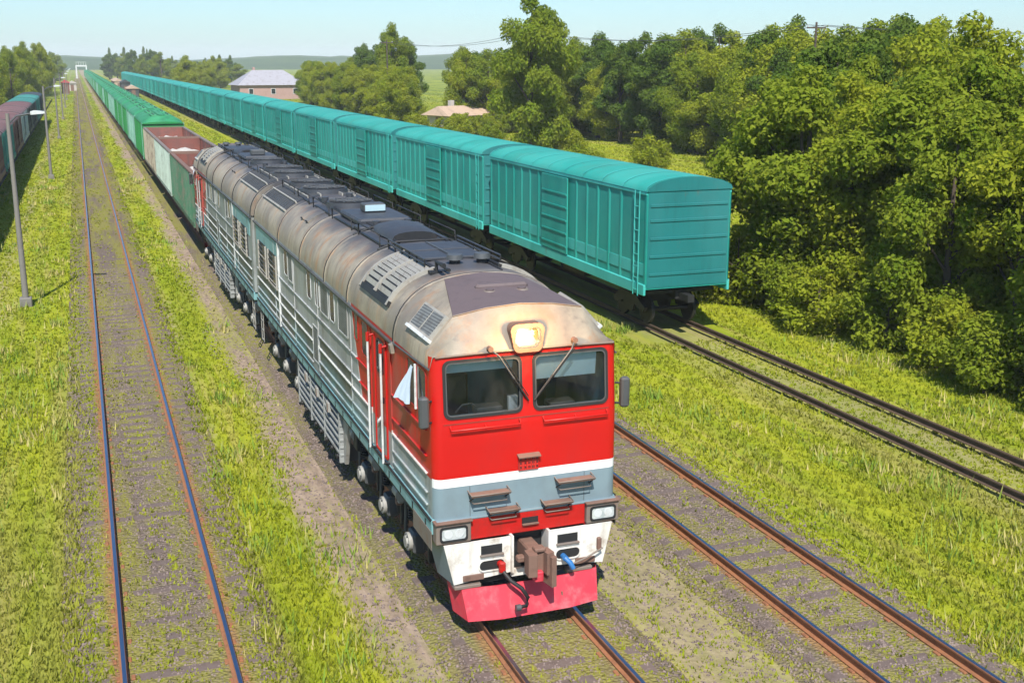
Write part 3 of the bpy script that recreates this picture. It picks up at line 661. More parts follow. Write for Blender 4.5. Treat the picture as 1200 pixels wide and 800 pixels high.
        for y in (15.55, 17.4):
            q.box(s_*X, s_*1.60, y-.72, y+.72, 2.85, 3.72, 'black')
            for k in range(6): q.box(s_*1.60, s_*1.625, y-.70, y+.70, 2.90+k*.14, 2.92+k*.14, 'darkgrey' if k % 3 else 'slat')
            for k in (0, 3): q.box(s_*1.60, s_*1.645, y-.72+k*.46, y-.68+k*.46, 2.84, 3.74, 'slat')
            q.box(s_*1.60, s_*1.64, y-.74, y+.74, 2.80, 2.84, 'slat'); q.box(s_*1.60, s_*1.615, y-.5, y-.1, 2.9, 3.7, 'dglass')
        q.build('side_louvre', root)
        q = MB(); q.box(s_*X, s_*1.62, 14.55, 14.62, 1.85, 4.14, 'whiteline'); q.build('door_post', root)
    # ---- under the floor
    bogie(root, 4.15, (2.25, 4.1, 5.95)); bogie(root, 15.25, (13.4, 15.25, 17.1))
    q = MB(); q.prism([(-1.42, 1.5), (-1.50, 1.05), (-1.38, .36), (1.38, .36), (1.50, 1.05), (1.42, 1.5)], 'y', 7.35, 12.3, 'darkgrey'); 
    for s_ in (-1, 1):
        for k in range(6): z = .50+k*.17; q.box(s_*1.40, s_*1.56, 7.3, 12.35, z, z+.05, 'tankgrey', .006)
        for k in range(4): y = 7.32+k*1.65; q.box(s_*1.42, s_*1.575, y, y+.05, .34, 1.50, 'tankgrey', .008)
        for k in range(8): q.cyl((s_*1.53, 7.6+k*.62, .42), 'x', .055, .12, 'black', 8)
        q.prism([(7.35, 1.48), (6.75, 1.48), (7.2, .34), (7.35, .34)], 'x', s_*1.48, s_*1.40, 'pale')
        for y in (8.3, 9.6, 11.0): q.box(s_*1.52, s_*1.60, y, y+.28, 1.20, 1.44, 'pale', .02); q.box(s_*1.60, s_*1.61, y+.05, y+.09, 1.22, 1.42, 'rust')
    q.build('fuel_tank', root)
    for s_ in (-1, 1):
        q = MB(); q.cyl((s_*1.36, 12.95, 1.1), 'z', .09, .95, 'pale', 14); q.build('air_cylinder', root)
        q = MB()
        for y in (12.7, 12.85, 13.0): q.cyl((s_*1.38, y-.15, 1.35), 'x', .10, .18, 'pale', 12)
        q.build('air_valve', root)
        q = MB(); q.box(s_*1.2, s_*1.4, 6.35, 6.7, .9, 1.45, 'black', .02); q.build('equipment_locker', root)
        q = MB()
        for y in (18.35, 18.75): q.tube([(s_*1.55, y, 1.84), (s_*1.55, y, .55)], .016, 'pale', 6)
        for k in range(4): q.tube([(s_*1.55, 18.35, .60+k*.3), (s_*1.55, 18.75, .60+k*.3)], .016, 'pale', 6)
        q.build('ladder', root)
    return root

loco = make_loco()
tag(loco, 'leading red and grey diesel locomotive unit with its headlamp lit, cream roof stained with rust', 'locomotive', 'two coupled locomotive units')
pl = bpy.data.lights.new('headlamp_light', 'POINT'); pl.energy = 85; pl.color = (1, .58, .24); pl.shadow_soft_size = .06
plo = bpy.data.objects.new('headlamp_light', pl); COL.objects.link(plo); plo.location = (-.02, -.38, 4.86)
FADE = {M['wall']: loco_paint('faded_loco_paint', (.30, .33, .325), red=(.42, .055, .04)), M['rib']: loco_paint('faded_loco_lit_rib_paint', (.38, .41, .40), True, red=(.40, .06, .045)), M['red']: plain('faded_red', (.42, .06, .045), .5, dirt=(.25, .12, .1), amt=.7),  # faded ribs keep the lighter grey that paints sunlit ledges
        M['whiteline']: plain('faded_trim', (.46, .48, .47), .5, amt=.5)}
rear = copy_tree(loco);
def fade(o):
    if o.type == 'MESH':
        for i, sl_ in enumerate(o.material_slots):
            if sl_.material in FADE: mm = FADE[sl_.material]; sl_.link = 'OBJECT'; sl_.material = mm
    for c_ in kids(o): fade(c_)
fade(rear)
rear.location = (0, 2*L+.62, 0); rear.rotation_euler.z = math.pi
tag(rear, 'trailing grey locomotive unit with its faded red cab facing the wagons', 'locomotive', 'two coupled locomotive units')
g = MB()
for k in range(7):
    y0 = L+.02+k*.082; A = arch(20, 1.46, 4.12, 1.02); sc_ = 1 if k % 2 else .955
    for yy in (0,):
        prof = [(-1.46*sc_, 1.9)]+[(x*sc_, 3+(z-3)*sc_) for x, z in A]+[(1.46*sc_, 1.9)]
        prof2 = [(-1.46*(1.955-sc_), 1.9)]+[(x*(1.955-sc_), 3+(z-3)*(1.955-sc_)) for x, z in A]+[(1.46*(1.955-sc_), 1.9)]
        g.grid([[(x, y0, z) for x, z in prof], [(x, y0+.082, z) for x, z in prof2]], 'soot', False, False)
gw = g.build('gangway_bellows'); tag(gw, 'dark folded gangway bellows joining the two locomotive units', 'gangway')

# ------------------------------------------------------------------ wagons
def wm(name, c, dirt, amt=.7, sc=1.4):
    t = NT(name); oi = t.n.new('ShaderNodeObjectInfo'); rv = oi.outputs['Random']
    ph = t.n.new('ShaderNodeCombineXYZ'); 
    for q_ in range(3): t.l.new(t.math('MULTIPLY', rv, 37.0+q_*11), ph.inputs[q_])
    va = t.n.new('ShaderNodeVectorMath'); va.operation = 'ADD'; t.l.new(t.co(), va.inputs[0]); t.l.new(ph.outputs[0], va.inputs[1])
    t._co = va.outputs[0]                      # shift the wear from one wagon to the next
    col = t.mix(t.math('MULTIPLY', t.step(t.noise(sc, 6, .65), .42, .72), amt), c, dirt)
    col = t.mix(t.math('MULTIPLY', t.step(t.noise(4.5, 5, .65, (1, 1, .10), 4), .50, .72), amt*.75), col, dirt)
    col = t.mix(t.math('MULTIPLY', t.step(t.noise(2.2, 5, .7, (1, 1, .3), 14), .62, .74), .55), col, (.15, .075, .045))
    col = t.mix(t.math('MULTIPLY', t.step(t.noise(.35, 3, .5, (1, 1, .3), 24), .45, .6), .35), col, tuple(min(1, x*1.25+.05) for x in c))
    gr = t.math('MULTIPLY', rv, .38); col = t.mix(gr, col, tuple(x*.72+.012 for x in c))
    return t.fin(col, .6)
W = dict(
 g_green=wm('gondola_worn_green', (.04, .14, .075), (.17, .13, .105), 1.0, 2.2), g_mint=wm('gondola_pale_mint', (.40, .50, .43), (.16, .17, .14), .7, 1.8),
 g_brown=wm('gondola_pale_brown', (.33, .30, .22), (.14, .09, .07), .9, 1.8), g_in=wm('gondola_rusty_inside', (.20, .06, .042), (.085, .05, .042), .95, 1.3),
 load=plain('pale_mineral_load', (.52, .49, .45), .95, dirt=(.3, .25, .21), amt=.7, sc=4, bump=.8),
 h_green=wm('hopper_green', (.008, .22, .045), (.015, .085, .035), .6, 1.2), h_roof=wm('hopper_mint_roof', (.028, .27, .105), (.015, .10, .05), .8, 1.4), h_pale=wm('hopper_pale_green', (.20, .40, .32), (.03, .18, .10), .8, 1.2),
 t_side=wm('teal_wagon_side', (.012, .33, .265), (.008, .20, .18), .6, .6), t_sill=wm('teal_wagon_sill', (.05, .46, .41), (.02, .3, .27), .6, .8), t_roof=wm('teal_wagon_roof', (.018, .33, .27), (.05, .25, .18), .6, .6), t_end=wm('teal_wagon_end', (.006, .17, .17), (.006, .11, .11), .6, .6),
 b_brown=wm('boxcar_brown', (.19, .075, .06), (.09, .06, .05), .7), b_teal=wm('boxcar_teal', (.03, .25, .20), (.07, .12, .1), .7), b_white=wm('boxcar_white', (.42, .46, .44), (.2, .2, .19), .6), b_dark=wm('boxcar_dark', (.035, .045, .05), (.08, .06, .05), .6),
 sand=plain('sandy_tan', (.50, .36, .26), .9, amt=.3), )
M.update(W)

class Kit:
    """collects named parts; with one=True they all go into a single mesh (far copies too small to show parts)"""
    def __init__(s, one): s.one = one; s.d = []; s.single = MB() if one else None
    def part(s, name, sub=None):
        if s.one: return s.single
        mb = MB(); s.d.append((name, sub, mb)); return mb
    def finish(s, name, label, cat, group):
        if s.one: o = s.single.build(name); 
        else:
            o = empty(name); last = None
            for nm, sub, mb in s.d:
                b_ = mb.build(nm, last if sub else o)
                if not sub: last = b_
        return tag(o, label, cat, group)
def running(k, Ln, wide=1.5, m='black', detail=True):
    u = k.part('underframe'); u.box(-.25, .25, .3, Ln-.3, 1.0, 1.3, m); u.box(-wide+.15, wide-.15, .5, Ln-.5, 1.18, 1.28, m)
    u.box(-.12, .12, -.35, .3, .98, 1.22, m); u.box(-.12, .12, Ln-.3, Ln+.35, .98, 1.22, m)
    u.box(-.9, -.5, Ln*.42, Ln*.55, .75, 1.1, m); u.cyl((.6, Ln*.45, .85), 'y', .22, 1.0, m, 12)
    for yc in (2.2, Ln-2.2):
        b_ = k.part('bogie')
        for s_ in (-1, 1):
            b_.prism([(yc-1.25, .62), (yc-.5, .95), (yc+.5, .95), (yc+1.25, .62), (yc+1.1, .42), (yc+.45, .62), (yc+.3, .32), (yc-.3, .32), (yc-.45, .62), (yc-1.1, .42)], 'x', s_*.96, s_*1.08, m)
        b_.box(-1, 1, yc-.2, yc+.2, .6, .95, m)
        for a in (-.92, .92):
            wl_ = k.part('wheelset', True)
            for s_ in (-1, 1): wl_.cyl((s_*.8, yc+a, .475), 'x', .475, .12, m, 18)
            wl_.cyl((0, yc+a, .475), 'x', .08, 1.9, m, 8)

def gondola(side, one, name='gondola_wagon', load=True, Ln=13.2, label='', group='', ztop=3.72):
    k = Kit(one); b = k.part('body'); X = 1.53
    for s_ in (-1, 1):
        b.box(s_*(X-.06), s_*X, 0, Ln, 1.32, ztop, side)
        b.box(s_*(X-.12), s_*(X-.063), .08, Ln-.08, 1.4, ztop-.02, 'g_in')
        b.box(s_*(X-.14), s_*(X+.07), -.02, Ln+.02, ztop, ztop+.10, 'rustgrey' if side != 'g_green' else 'rust', .01)
        b.box(s_*X, s_*(X+.08), -.02, Ln+.02, 1.22, 1.42, side)
        n = 14
        for i in range(n+1):
            y = .06+(Ln-.12)*i/n; b.prism([(s_*X, y-.09), (s_*(X+.09), y-.05), (s_*(X+.09), y+.05), (s_*X, y+.09)], 'z', 1.42, ztop, side)
        for i in range(n): 
            y = .06+(Ln-.12)*(i+.5)/n; b.box(s_*X, s_*(X+.025), y-.20, y+.20, 1.50, ztop-.2, side, .01)
        for i in range(5): b.box(s_*(X-.16), s_*(X-.12), Ln*(i+.7)/5.4, Ln*(i+.7)/5.4+.1, 1.4, ztop, 'g_in')
    for y0, y1 in ((0, .06), (Ln-.06, Ln)):
        b.box(-X+.06, X-.06, y0, y1, 1.32, ztop, side)
        yi = y1+.003 if y0 == 0 else y0-.023; b.box(-X+.12, X-.12, yi, yi+.02, 1.4, ztop, 'g_in')
        b.box(-X+.14, X-.14, y0-.03, y1+.03, ztop-.001, ztop+.09, 'rust', .01)
        for z in (1.9, 2.5, 3.1): b.box(-X+.02, X-.02, y0-.05 if y0 == 0 else y1, y0 if y0 == 0 else y1+.05, z, z+.12, side)
    b.box(-X+.1, X-.1, .05, Ln-.05, 1.32, 1.38, 'g_in')
    if load:
        l_ = k.part('mineral_load'); rows = []; r2 = random.Random(len(side)*7+int(Ln*10))
        for i in range(25):
            y = .1+(Ln-.2)*i/24; row = []
            for j in range(11):
                x = -1.38+2.76*j/10; e = math.exp(-((y-Ln*.22)**2)/4.)+math.exp(-((y-Ln*.86)**2)/5.)
                row.append((x, y, 2.2+e*1.0*math.exp(-x*x/5)+r2.uniform(-.13, .13)))
            rows.append(row)
        l_.grid(rows, 'load', False, True)
    running(k, Ln); return k.finish(name, label, 'wagon', group)

def hopper(side, roof, one, label, group, Ln=13.2):
    k = Kit(one); b = k.part('body'); X = 1.56
    prof = [(-.55, 1.35), (-1.35, 2.0), (-X, 2.05), (-X, 4.0), (X, 4.0), (X, 2.05), (1.35, 2.0), (.55, 1.35)]
    b.prism(prof, 'y', .75, Ln-.75, side)
    for y0, y1 in ((.12, .20), (Ln-.20, Ln-.12)):
        b.box(-X, X, y0, y1, 1.35, 4.12, side)
    for s_ in (-1, 1):
        b.box(s_*(X-.05), s_*(X+.001), .2, .75, 2.9, 4.0, side); b.box(s_*(X-.05), s_*(X+.001), Ln-.75, Ln-.2, 2.9, 4.0, side)
        b.box(s_*(X-.08), s_*(X+.06), 0, Ln, 1.22, 1.40, side, .01); b.box(s_*(X), s_*(X+.05), .1, Ln-.1, 3.93, 4.03, side)
        n = 12
        for i in range(n+1):
            y = .16+(Ln-.32)*i/n; b.box(s_*X, s_*(X+.085), y-.05, y+.05, 1.40, 3.93, side)
        for y in (.30, Ln-.30):
            lad = k.part('ladder', True)
            for dx in (-.14, .14): lad.tube([(s_*(X+.10), y+dx, 1.2), (s_*(X+.10), y+dx, 4.1)], .018, 'h_pale', 5)
            for q_ in range(7): lad.tube([(s_*(X+.10), y-.14, 1.4+q_*.4), (s_*(X+.10), y+.14, 1.4+q_*.4)], .014, 'h_pale', 4)
    for i in range(4):   # discharge funnels
        y = 2.2+i*(Ln-4.4)/3; b.prism([(y-.9, 1.5), (y+.9, 1.5), (y+.3, .75), (y-.3, .75)], 'x', -.5, .5, side)
    r_ = k.part('roof'); A = arch(12, X+.05, 4.0, .62, 1, 1)
    def hipz(y): return .30+.70*min(1, min(y, Ln-y)/1.0)
    r_.grid([[(x, y, 4.0+(z-4.0)*hipz(y)) for x, z in A] for y in (.0, .35, .7, 1.0, Ln-1.0, Ln-.7, Ln-.35, Ln)], roof, False, True); r_.face([(x, 0, 4+(z-4)*.3) for x, z in A][::-1], side); r_.face([(x, Ln, 4+(z-4)*.3) for x, z in A], side)
    for i in range(9): 
        y = .03+i*(Ln-.14)/8
        if 0 < i < 8: r_.grid([[(x*1.01, y, z+.02) for x, z in A], [(x*1.01, y+.08, z+.02) for x, z in A]], side, False, False)
    for i in range(2):
        for s_ in (-.55, .55):
            hch = k.part('roof_hatch', True); y0 = 1.4+i*(Ln/2-.4); z_ = 4.53
            hch.box(s_-.24, s_+.24, y0, y0+Ln/2-2.4, z_, z_+.13, roof, .03); hch.box(s_-.06, s_+.06, y0+.6, y0+.75, z_+.13, z_+.2, 'black'); hch.box(s_-.06, s_+.06, y0+2.6, y0+2.75, z_+.13, z_+.2, 'black')
    wk = k.part('roof_walkway', True); wk.box(-.2, .2, 1.0, Ln-1.0, 4.64, 4.68, 'h_roof')
    running(k, Ln); return k.finish('hopper_wagon', label, 'wagon', group)

def covered(side, roof, sill, end, one, name, label, group, Ln=15.6, zt=4.72, X=1.55, rise=.45):
    k = Kit(one); b = k.part('body')
    b.box(-X, X, 0, Ln, 1.45, zt, side)
    for y0, y1 in ((-.02, .0), (Ln, Ln+.02)):
        b.box(-X+.03, X-.03, y0, y1, 1.5, zt-.03, end)
        for z in (1.9, 2.5, 3.1, 3.7, 4.2): 
            if z < zt-.2: b.box(-X+.1, X-.1, y0-.03 if y0 < 0 else y1, y0 if y0 < 0 else y1+.03, z, z+.1, end, .01)
    for s_ in (-1, 1):
        b.box(s_*X, s_*(X+.09), -.03, Ln+.03, 1.25, 1.62, sill, .02); b.box(s_*X, s_*(X+.05), 0, Ln, zt-.12, zt, sill, .01)
        n = 16
        for i in range(n+1): y = .05+(Ln-.1)*i/n; b.prism([(s_*X, y-.12), (s_*(X+.035), y-.05), (s_*(X+.035), y+.05), (s_*X, y+.12)], 'z', 1.62, zt-.12, side)
        b.box(s_*X, s_*(X+.02), .1, Ln-.1, 1.9, 2.3, sill)
    for s_ in (-1, 1):
        d = k.part('door', True)
        d.box(s_*(X+.07), s_*(X+.12), Ln/2-1.3, Ln/2+1.3, 1.65, zt-.15, side, .01)
        for q_ in range(5): d.box(s_*(X+.12), s_*(X+.15), Ln/2-1.25, Ln/2+1.25, 1.9+q_*.5, 1.96+q_*.5, side)
    for s_ in (-1, 1):
        lad = k.part('ladder', True)
        for dx in (0, .35): lad.tube([(s_*(X+.12), .35+dx, 1.2), (s_*(X+.12), .35+dx, zt)], .018, sill, 5)
        for q_ in range(8): lad.tube([(s_*(X+.12), .35, 1.4+q_*.4), (s_*(X+.12), .7, 1.4+q_*.4)], .014, sill, 4)
    r_ = k.part('roof'); A = arch(12, X+.06, zt, rise, 1, 1)
    r_.grid([[(x, y, z) for x, z in A] for y in (-.05, Ln+.05)], roof, False, True); r_.face([(x, -.05, z) for x, z in A][::-1], end); r_.face([(x, Ln+.05, z) for x, z in A], end)
    for i in range(10): y = i*(Ln-.06)/9; r_.grid([[(x*1.01, y, z+.03) for x, z in A], [(x*1.01, y+.06, z+.03) for x, z in A]], sill, False, False)
    running(k, Ln); return k.finish(name, label, 'wagon', group)

def ordw(n):
    a = ['first', 'second', 'third', 'fourth', 'fifth', 'sixth', 'seventh', 'eighth', 'ninth', 'tenth', 'eleventh', 'twelfth', 'thirteenth', 'fourteenth', 'fifteenth', 'sixteenth', 'seventeenth', 'eighteenth', 'nineteenth']
    if n <= 19: return a[n-1]
    t_, u_ = divmod(n, 10); return ({2: 'twentieth', 3: 'thirtieth', 4: 'fortieth'}[t_] if u_ == 0 else {2: 'twenty', 3: 'thirty', 4: 'forty'}[t_]+'-'+a[u_-1])
ORD = ['first', 'second', 'third', 'fourth', 'fifth', 'sixth', 'seventh', 'eighth', 'ninth', 'tenth', 'eleventh', 'twelfth']
GT = 'wagons pulled by the locomotive'
y = 2*L+.62+.9
for side, lab in (('g_green', 'open gondola wagon with scraped dark green sides, coupled right behind the locomotive'), ('g_mint', 'open gondola wagon with pale mint sides and a whitish load, second in the train'), ('g_brown', 'open gondola wagon with dull brownish cream sides, just ahead of the green hoppers')):
    o = gondola(side, False, label=lab, group=GT); o.location = (0, y, 0); y += 14.1
hA = hopper('h_green', 'h_roof', False, '', GT); hB = hopper('h_pale', 'h_roof', False, '', GT)
fA = hopper('h_green', 'h_roof', True, '', GT); fB = hopper('h_pale', 'h_roof', True, '', GT)
used = set()
def place(p, loc, label, group=None):
    if p.name in used: o = copy_tree(p)
    else: o = p; used.add(p.name)
    o.location = loc; o['label'] = label
    if group: o['group'] = group
    return o
for i in range(43):
    near = i < 10; pale = i % 4 == 1 or i in (6, 14)
    p = (hB if pale else hA) if near else (fB if pale else fA)
    if i < 12: lab = f'{"pale green" if pale else "bright green"} covered hopper wagon, {ORD[i]} of the hoppers behind the open gondolas'
    else: lab = f'tiny distant {"pale" if pale else "bright"} green hopper wagon, {ordw(i+1)} behind the open gondolas'
    place(p, (0, y, 0), lab); y += 14.6
# turquoise train on the far right track
GT2 = 'turquoise wagons on the right-hand track'
tA = covered('t_side', 't_roof', 't_sill', 't_end', False, 'covered_wagon', '', GT2); tF = covered('t_side', 't_roof', 't_sill', 't_end', True, 'covered_wagon', '', GT2)
y = 17.6; XF = 12.536
for i in range(28):
    lab = f'turquoise covered wagon with ribbed sides, {ORD[i]} counting from the near end of its train' if i < 12 else f'small distant turquoise wagon, {ordw(i+1)} from the near end of its train'
    place(tA if i < 8 else tF, (XF, y, 0), lab); y += 16.7
# mixed wagons on the left
GT3 = 'mixed wagons on the left-hand track'
XLF = -13.1; y = 42.
for i, (sd_, rf_, lab) in enumerate((('b_brown', 'b_dark', 'dull brown boxcar cut by the left edge of the photo'), ('b_brown', 'b_brown', 'grey brown boxcar next to the turquoise one at the left edge'), ('b_teal', 'b_brown', 'turquoise boxcar with a brown roof in the left-hand train'),
        ('b_brown', 'b_brown', 'rust brown boxcar between the turquoise and the whitish ones'), ('b_white', 'b_brown', 'whitish boxcar with a maroon roof in the left-hand train'), ('b_dark', 'b_brown', 'nearly black boxcar with a maroon roof behind the whitish one'),
        ('b_dark', 'b_teal', 'dark boxcar with a turquoise roof near the far end of the left-hand train'),
        ('b_teal', 'b_teal', 'turquoise boxcar last but one in the left-hand train'), ('b_dark', 'b_dark', 'black boxcar closing the far end of the left-hand train'))):
    o = covered(sd_, rf_, sd_, 'b_dark', i > 3, 'boxcar', lab, GT3, Ln=15.0, zt=3.95, rise=.35)
    o.location = (XLF, y, 0); y += 15.9

# ------------------------------------------------------------------ ground
XL, XR = -5.548, 4.970
def ground_nodes(t, blade=False):
    """grass and worn gravel, colour by where it lies on the yard"""
    x, y, z = t.xyz()
    st = (1, .14, 1)
    big = t.noise(.12, 4, .6, (1, .35, 1), 3); med = t.noise(.9, 5, .62, st); fine = t.noise(7, 4, .65, (1, .22, 1), 6); streak = t.noise(3.2, 4, .6, (1, .055, 1), 16)
    g1 = (.235, .285, .014) ; g2 = (.33, .35, .022); g3 = (.145, .225, .014); dry = (.40, .33, .11)
    c = t.mix(t.step(med, .36, .64), g1, g2); c = t.mix(t.math('MULTIPLY', t.step(fine, .45, .75), .6), c, g3)
    c = t.mix(t.math('MULTIPLY', t.step(streak, .52, .72), .55), c, dry)
    c = t.mix(t.math('MULTIPLY', t.step(big, .52, .72), .45), c, (.26, .22, .07))
    stripe = t.noise(.75, 3, .55, (1, .035, 1), 51)
    c = t.mix(t.math('MULTIPLY', t.step(stripe, .50, .66), .6), c, (.31, .27, .085))
    far = t.step(y, 90, 400); c = t.mix(t.math('MULTIPLY', far, t.step(big, .35, .6)), c, (.15, .20, .03))
    if blade: return c
    grv = t.mix(t.step(t.noise(5, 5, .7, (1, .3, 1), 21), .35, .7), (.37, .28, .21), (.22, .165, .12))
    grv = t.mix(t.math('MULTIPLY', t.step(t.noise(1.7, 5, .6, (1, .12, 1), 31), .48, .7), .55), grv, (.22, .235, .05))
    wob = t.math('ADD', x, t.math('ADD', t.math('MULTIPLY', t.math('SUBTRACT', t.noise(.35, 4, .6, (1, .25, 1), 41), .5), 2.0), t.math('MULTIPLY', t.math('SUBTRACT', fine, .5), 1.3)))
    def band(a, b, s_=.45):
        return t.math('MULTIPLY', t.step(wob, a-s_, a+s_), t.math('SUBTRACT', 1.0, t.step(wob, b-s_, b+s_)))
    mk_ = t.math('MAXIMUM', band(-2.5, 1.6, .3), t.math('MULTIPLY', band(1.4, 5.2, .5), .8))
    for a, b in ((4.6, 6.2), (XL-.8, XL+1.6), (-9.9, -9.6)): mk_ = t.math('MAXIMUM', mk_, band(a, b))
    mk_ = t.math('MAXIMUM', mk_, t.math('MULTIPLY', band(XF-1.2, XF+1.2, .5), .45))
    mk_ = t.math('MULTIPLY', mk_, t.math('SUBTRACT', 1.0, t.math('MULTIPLY', t.step(med, .50, .66), .55)))
    return t.mix(mk_, c, grv)
t = NT('meadow_ground'); gc = ground_nodes(t); t.bump(t.noise(9, 5, .7), .8, .05); GM = t.fin(gc, .95, 0, .1)
t = NT('grass_blades'); gc = ground_nodes(t, True)
tb = t.n.new('ShaderNodeBsdfTranslucent'); df = t.n.new('ShaderNodeBsdfDiffuse'); mx = t.n.new('ShaderNodeMixShader'); mx.inputs[0].default_value = .35
gc2 = t.mix(t.step(t.noise(17, 2), .4, .65), gc, t.mix(.5, gc, (.40, .42, .07)))
t.l.new(gc2, tb.inputs[0]); t.l.new(gc2, df.inputs[0]); t.l.new(df.outputs[0], mx.inputs[1]); t.l.new(tb.outputs[0], mx.inputs[2]); t.l.new(mx.outputs[0], t.out.inputs[0]); GB = t.m
t = NT('track_ballast')
vor = t.n.new('ShaderNodeTexVoronoi'); vor.inputs['Scale'].default_value = 16; t.l.new(t.co(), vor.inputs['Vector'])
x, y_, z = t.xyz()
c = t.mix(t.step(vor.outputs['Distance'], .1, .6), (.24, .18, .14), (.115, .085, .068))
sep = t.n.new('ShaderNodeSeparateColor'); t.l.new(vor.outputs['Color'], sep.inputs[0]); c = t.mix(t.math('MULTIPLY', sep.outputs[0], .5), c, (.24, .20, .17))
c = t.mix(t.math('MULTIPLY', t.step(t.noise(1.3, 5, .6, (1, .10, 1)), .34, .58), .85), c, (.235, .22, .05))
c = t.mix(t.math('MULTIPLY', t.step(t.noise(2.0, 4, .6, (1, .12, 1), 9), .5, .72), .55), c, (.13, .09, .095))
rd = t.math('ABSOLUTE', t.math('SUBTRACT', t.math('ABSOLUTE', x), .86)); c = t.mix(t.math('MULTIPLY', t.math('SUBTRACT', 1, t.step(rd, .03, .22)), .6), c, (.32, .16, .07))
t.bump(vor.outputs['Distance'], -1.0, .05) if False else t.bump(t.math('SUBTRACT', 1.0, vor.outputs['Distance']), 1.0, .04)
BM = t.fin(c, .95, 0, .1)

def sheet(name, xs, ys, zf, mat):
    mb = MB(); mb.grid([[(x, y, zf(x, y)) for x in xs] for y in ys], mat, False, True, flip=False); o = mb.build(name); tag(o, kind='structure'); return o
sheet('ground', [-3000, -800, -300, -120, -60, -30, -10, 0, 10, 30, 60, 120, 300, 800, 3500], [-200, -60, -20, 0, 20, 60, 150, 400, 900, 2000, 5000], lambda x, y: -.30, GM)
def track(name_x, head='railtop', web='railside', y0=-30, y1=720, sleepers=70, ballast=True, lab=None, lift=0):
    X0 = name_x
    if ballast:
        mb = MB(); P = [(-1.75, -.306), (-1.25, -.20), (-.9, -.185), (0, -.20), (.9, -.185), (1.25, -.20), (1.75, -.306)]
        mb.grid([[(x, yy, z) for x, z in P] for yy in (y0, y0+100, y1)], BM, False, True); o = mb.build('ballast_bed'); o.location.x = X0; tag(o, kind='structure')
    root = empty('railway_track', (X0, 0, 0)); tag(root, kind='structure')
    for s_ in (-1, 1):
        mb = MB(); cx = s_*.797
        pr = [(-.066, -.172), (.066, -.172), (.066, -.16), (.012, -.14), (.012, -.045), (.036, -.032), (.036, -.004), (.028, .0)]
        pr = pr+[(-x, z) for x, z in pr[::-1][0:6]]
        mb.grid([[(cx+x, yy, z) for x, z in pr] for yy in (y0, 60, 300, y1)], web, True, False)
        mb.face([(cx-.030, y0, .003), (cx+.030, y0, .003), (cx+.030, y1, .003), (cx-.030, y1, .003)], head)
        mb.build('rail', root)
    sm = MB(); sm.box(-1.35, 1.35, -.13, .13, -.28, -.178, 'concrete', .02)
    for s_ in (-1, 1):
        for d in (-.11, .11): sm.box(s_*.797+d-.03, s_*.797+d+.03, -.07, .07, -.18, -.148, 'railside', .008)
    first = None
    for i in range(sleepers):
        if first is None: o = sm.build('sleeper', root); first = o
        else: o = first.copy(); COL.objects.link(o); set_parent(o, root)
        o.location = (random.uniform(-.02, .02), -17+i*.60, random.uniform(-.022, -.008)); o.rotation_euler.z = random.uniform(-.01, .01)
    return root
track(0, sleepers=42); track(XL, sleepers=100); track(XR, sleepers=90); track(XF, head='raildark', web='raildark', sleepers=0, ballast=False)
track(XLF, head='raildark', web='raildark', y0=20, y1=260, sleepers=0, ballast=False)

# scattered ballast stones
def cloud_mesh(name, V, F, mat, smooth=False):
    me = bpy.data.meshes.new(name); me.vertices.add(len(V)); me.vertices.foreach_set('co', V.astype(np.float32).ravel())
    n, k = F.shape; me.loops.add(n*k); me.loops.foreach_set('vertex_index', F.astype(np.int32).ravel())
    me.polygons.add(n); me.polygons.foreach_set('loop_start', np.arange(0, n*k, k, dtype=np.int32)); me.update(calc_edges=True); me.validate()
    me.materials.append(mat); o = bpy.data.objects.new(name, me); COL.objects.link(o); return o
def stones():
    N = 110000; c = rng.choice([0., XL, XL, XR, XR], N); y = -17+rng.random(N)**1.5*55; x = c+rng.uniform(-1.7, 1.7, N)
    loose = rng.random(N) < .40; x = np.where(loose, rng.uniform(-2.7, 6.9, N)+.3*np.sin(y*.5), x)
    bed = np.minimum.reduce([np.abs(x), np.abs(x-XL), np.abs(x-XR)]); c = np.where(loose, x-bed, c)
    keep = np.abs(bed-.8) > .09; x, y, c = x[keep], y[keep], c[keep]; N = len(x)
    z = -.2-np.clip((np.abs(x-c)-1.25)*.2, 0, .1)
    s = rng.uniform(.018, .042, N); O = np.array([[1, 0, 0], [-1, 0, 0], [0, 1, 0], [0, -1, 0], [0, 0, 1], [0, 0, -1]], float)
    J = 1+rng.uniform(-.35, .35, (N, 6, 1)); a = rng.uniform(0, 6.28, N); ca, sa = np.cos(a), np.sin(a)
    P = O[None]*J*s[:, None, None]; PX = P[..., 0]*ca[:, None]-P[..., 1]*sa[:, None]; PY = P[..., 0]*sa[:, None]+P[..., 1]*ca[:, None]
    V = np.stack([PX+x[:, None], PY+y[:, None], P[..., 2]*.7+z[:, None]], -1).reshape(-1, 3)
    T = np.array([[0, 2, 4], [2, 1, 4], [1, 3, 4], [3, 0, 4], [2, 0, 5], [1, 2, 5], [3, 1, 5], [0, 3, 5]]); F = (T[None]+np.arange(N)[:, None, None]*6).reshape(-1, 3)
    t = NT('ballast_stone'); SM = t.fin(t.mix(t.step(t.noise(6, 3), .35, .7), (.25, .19, .165), (.12, .09, .08)), .9); o = cloud_mesh('ballast_stones', V, F, SM); tag(o, 'loose grey brown ballast stones beside the rails', 'stones', kind='stuff')
stones()
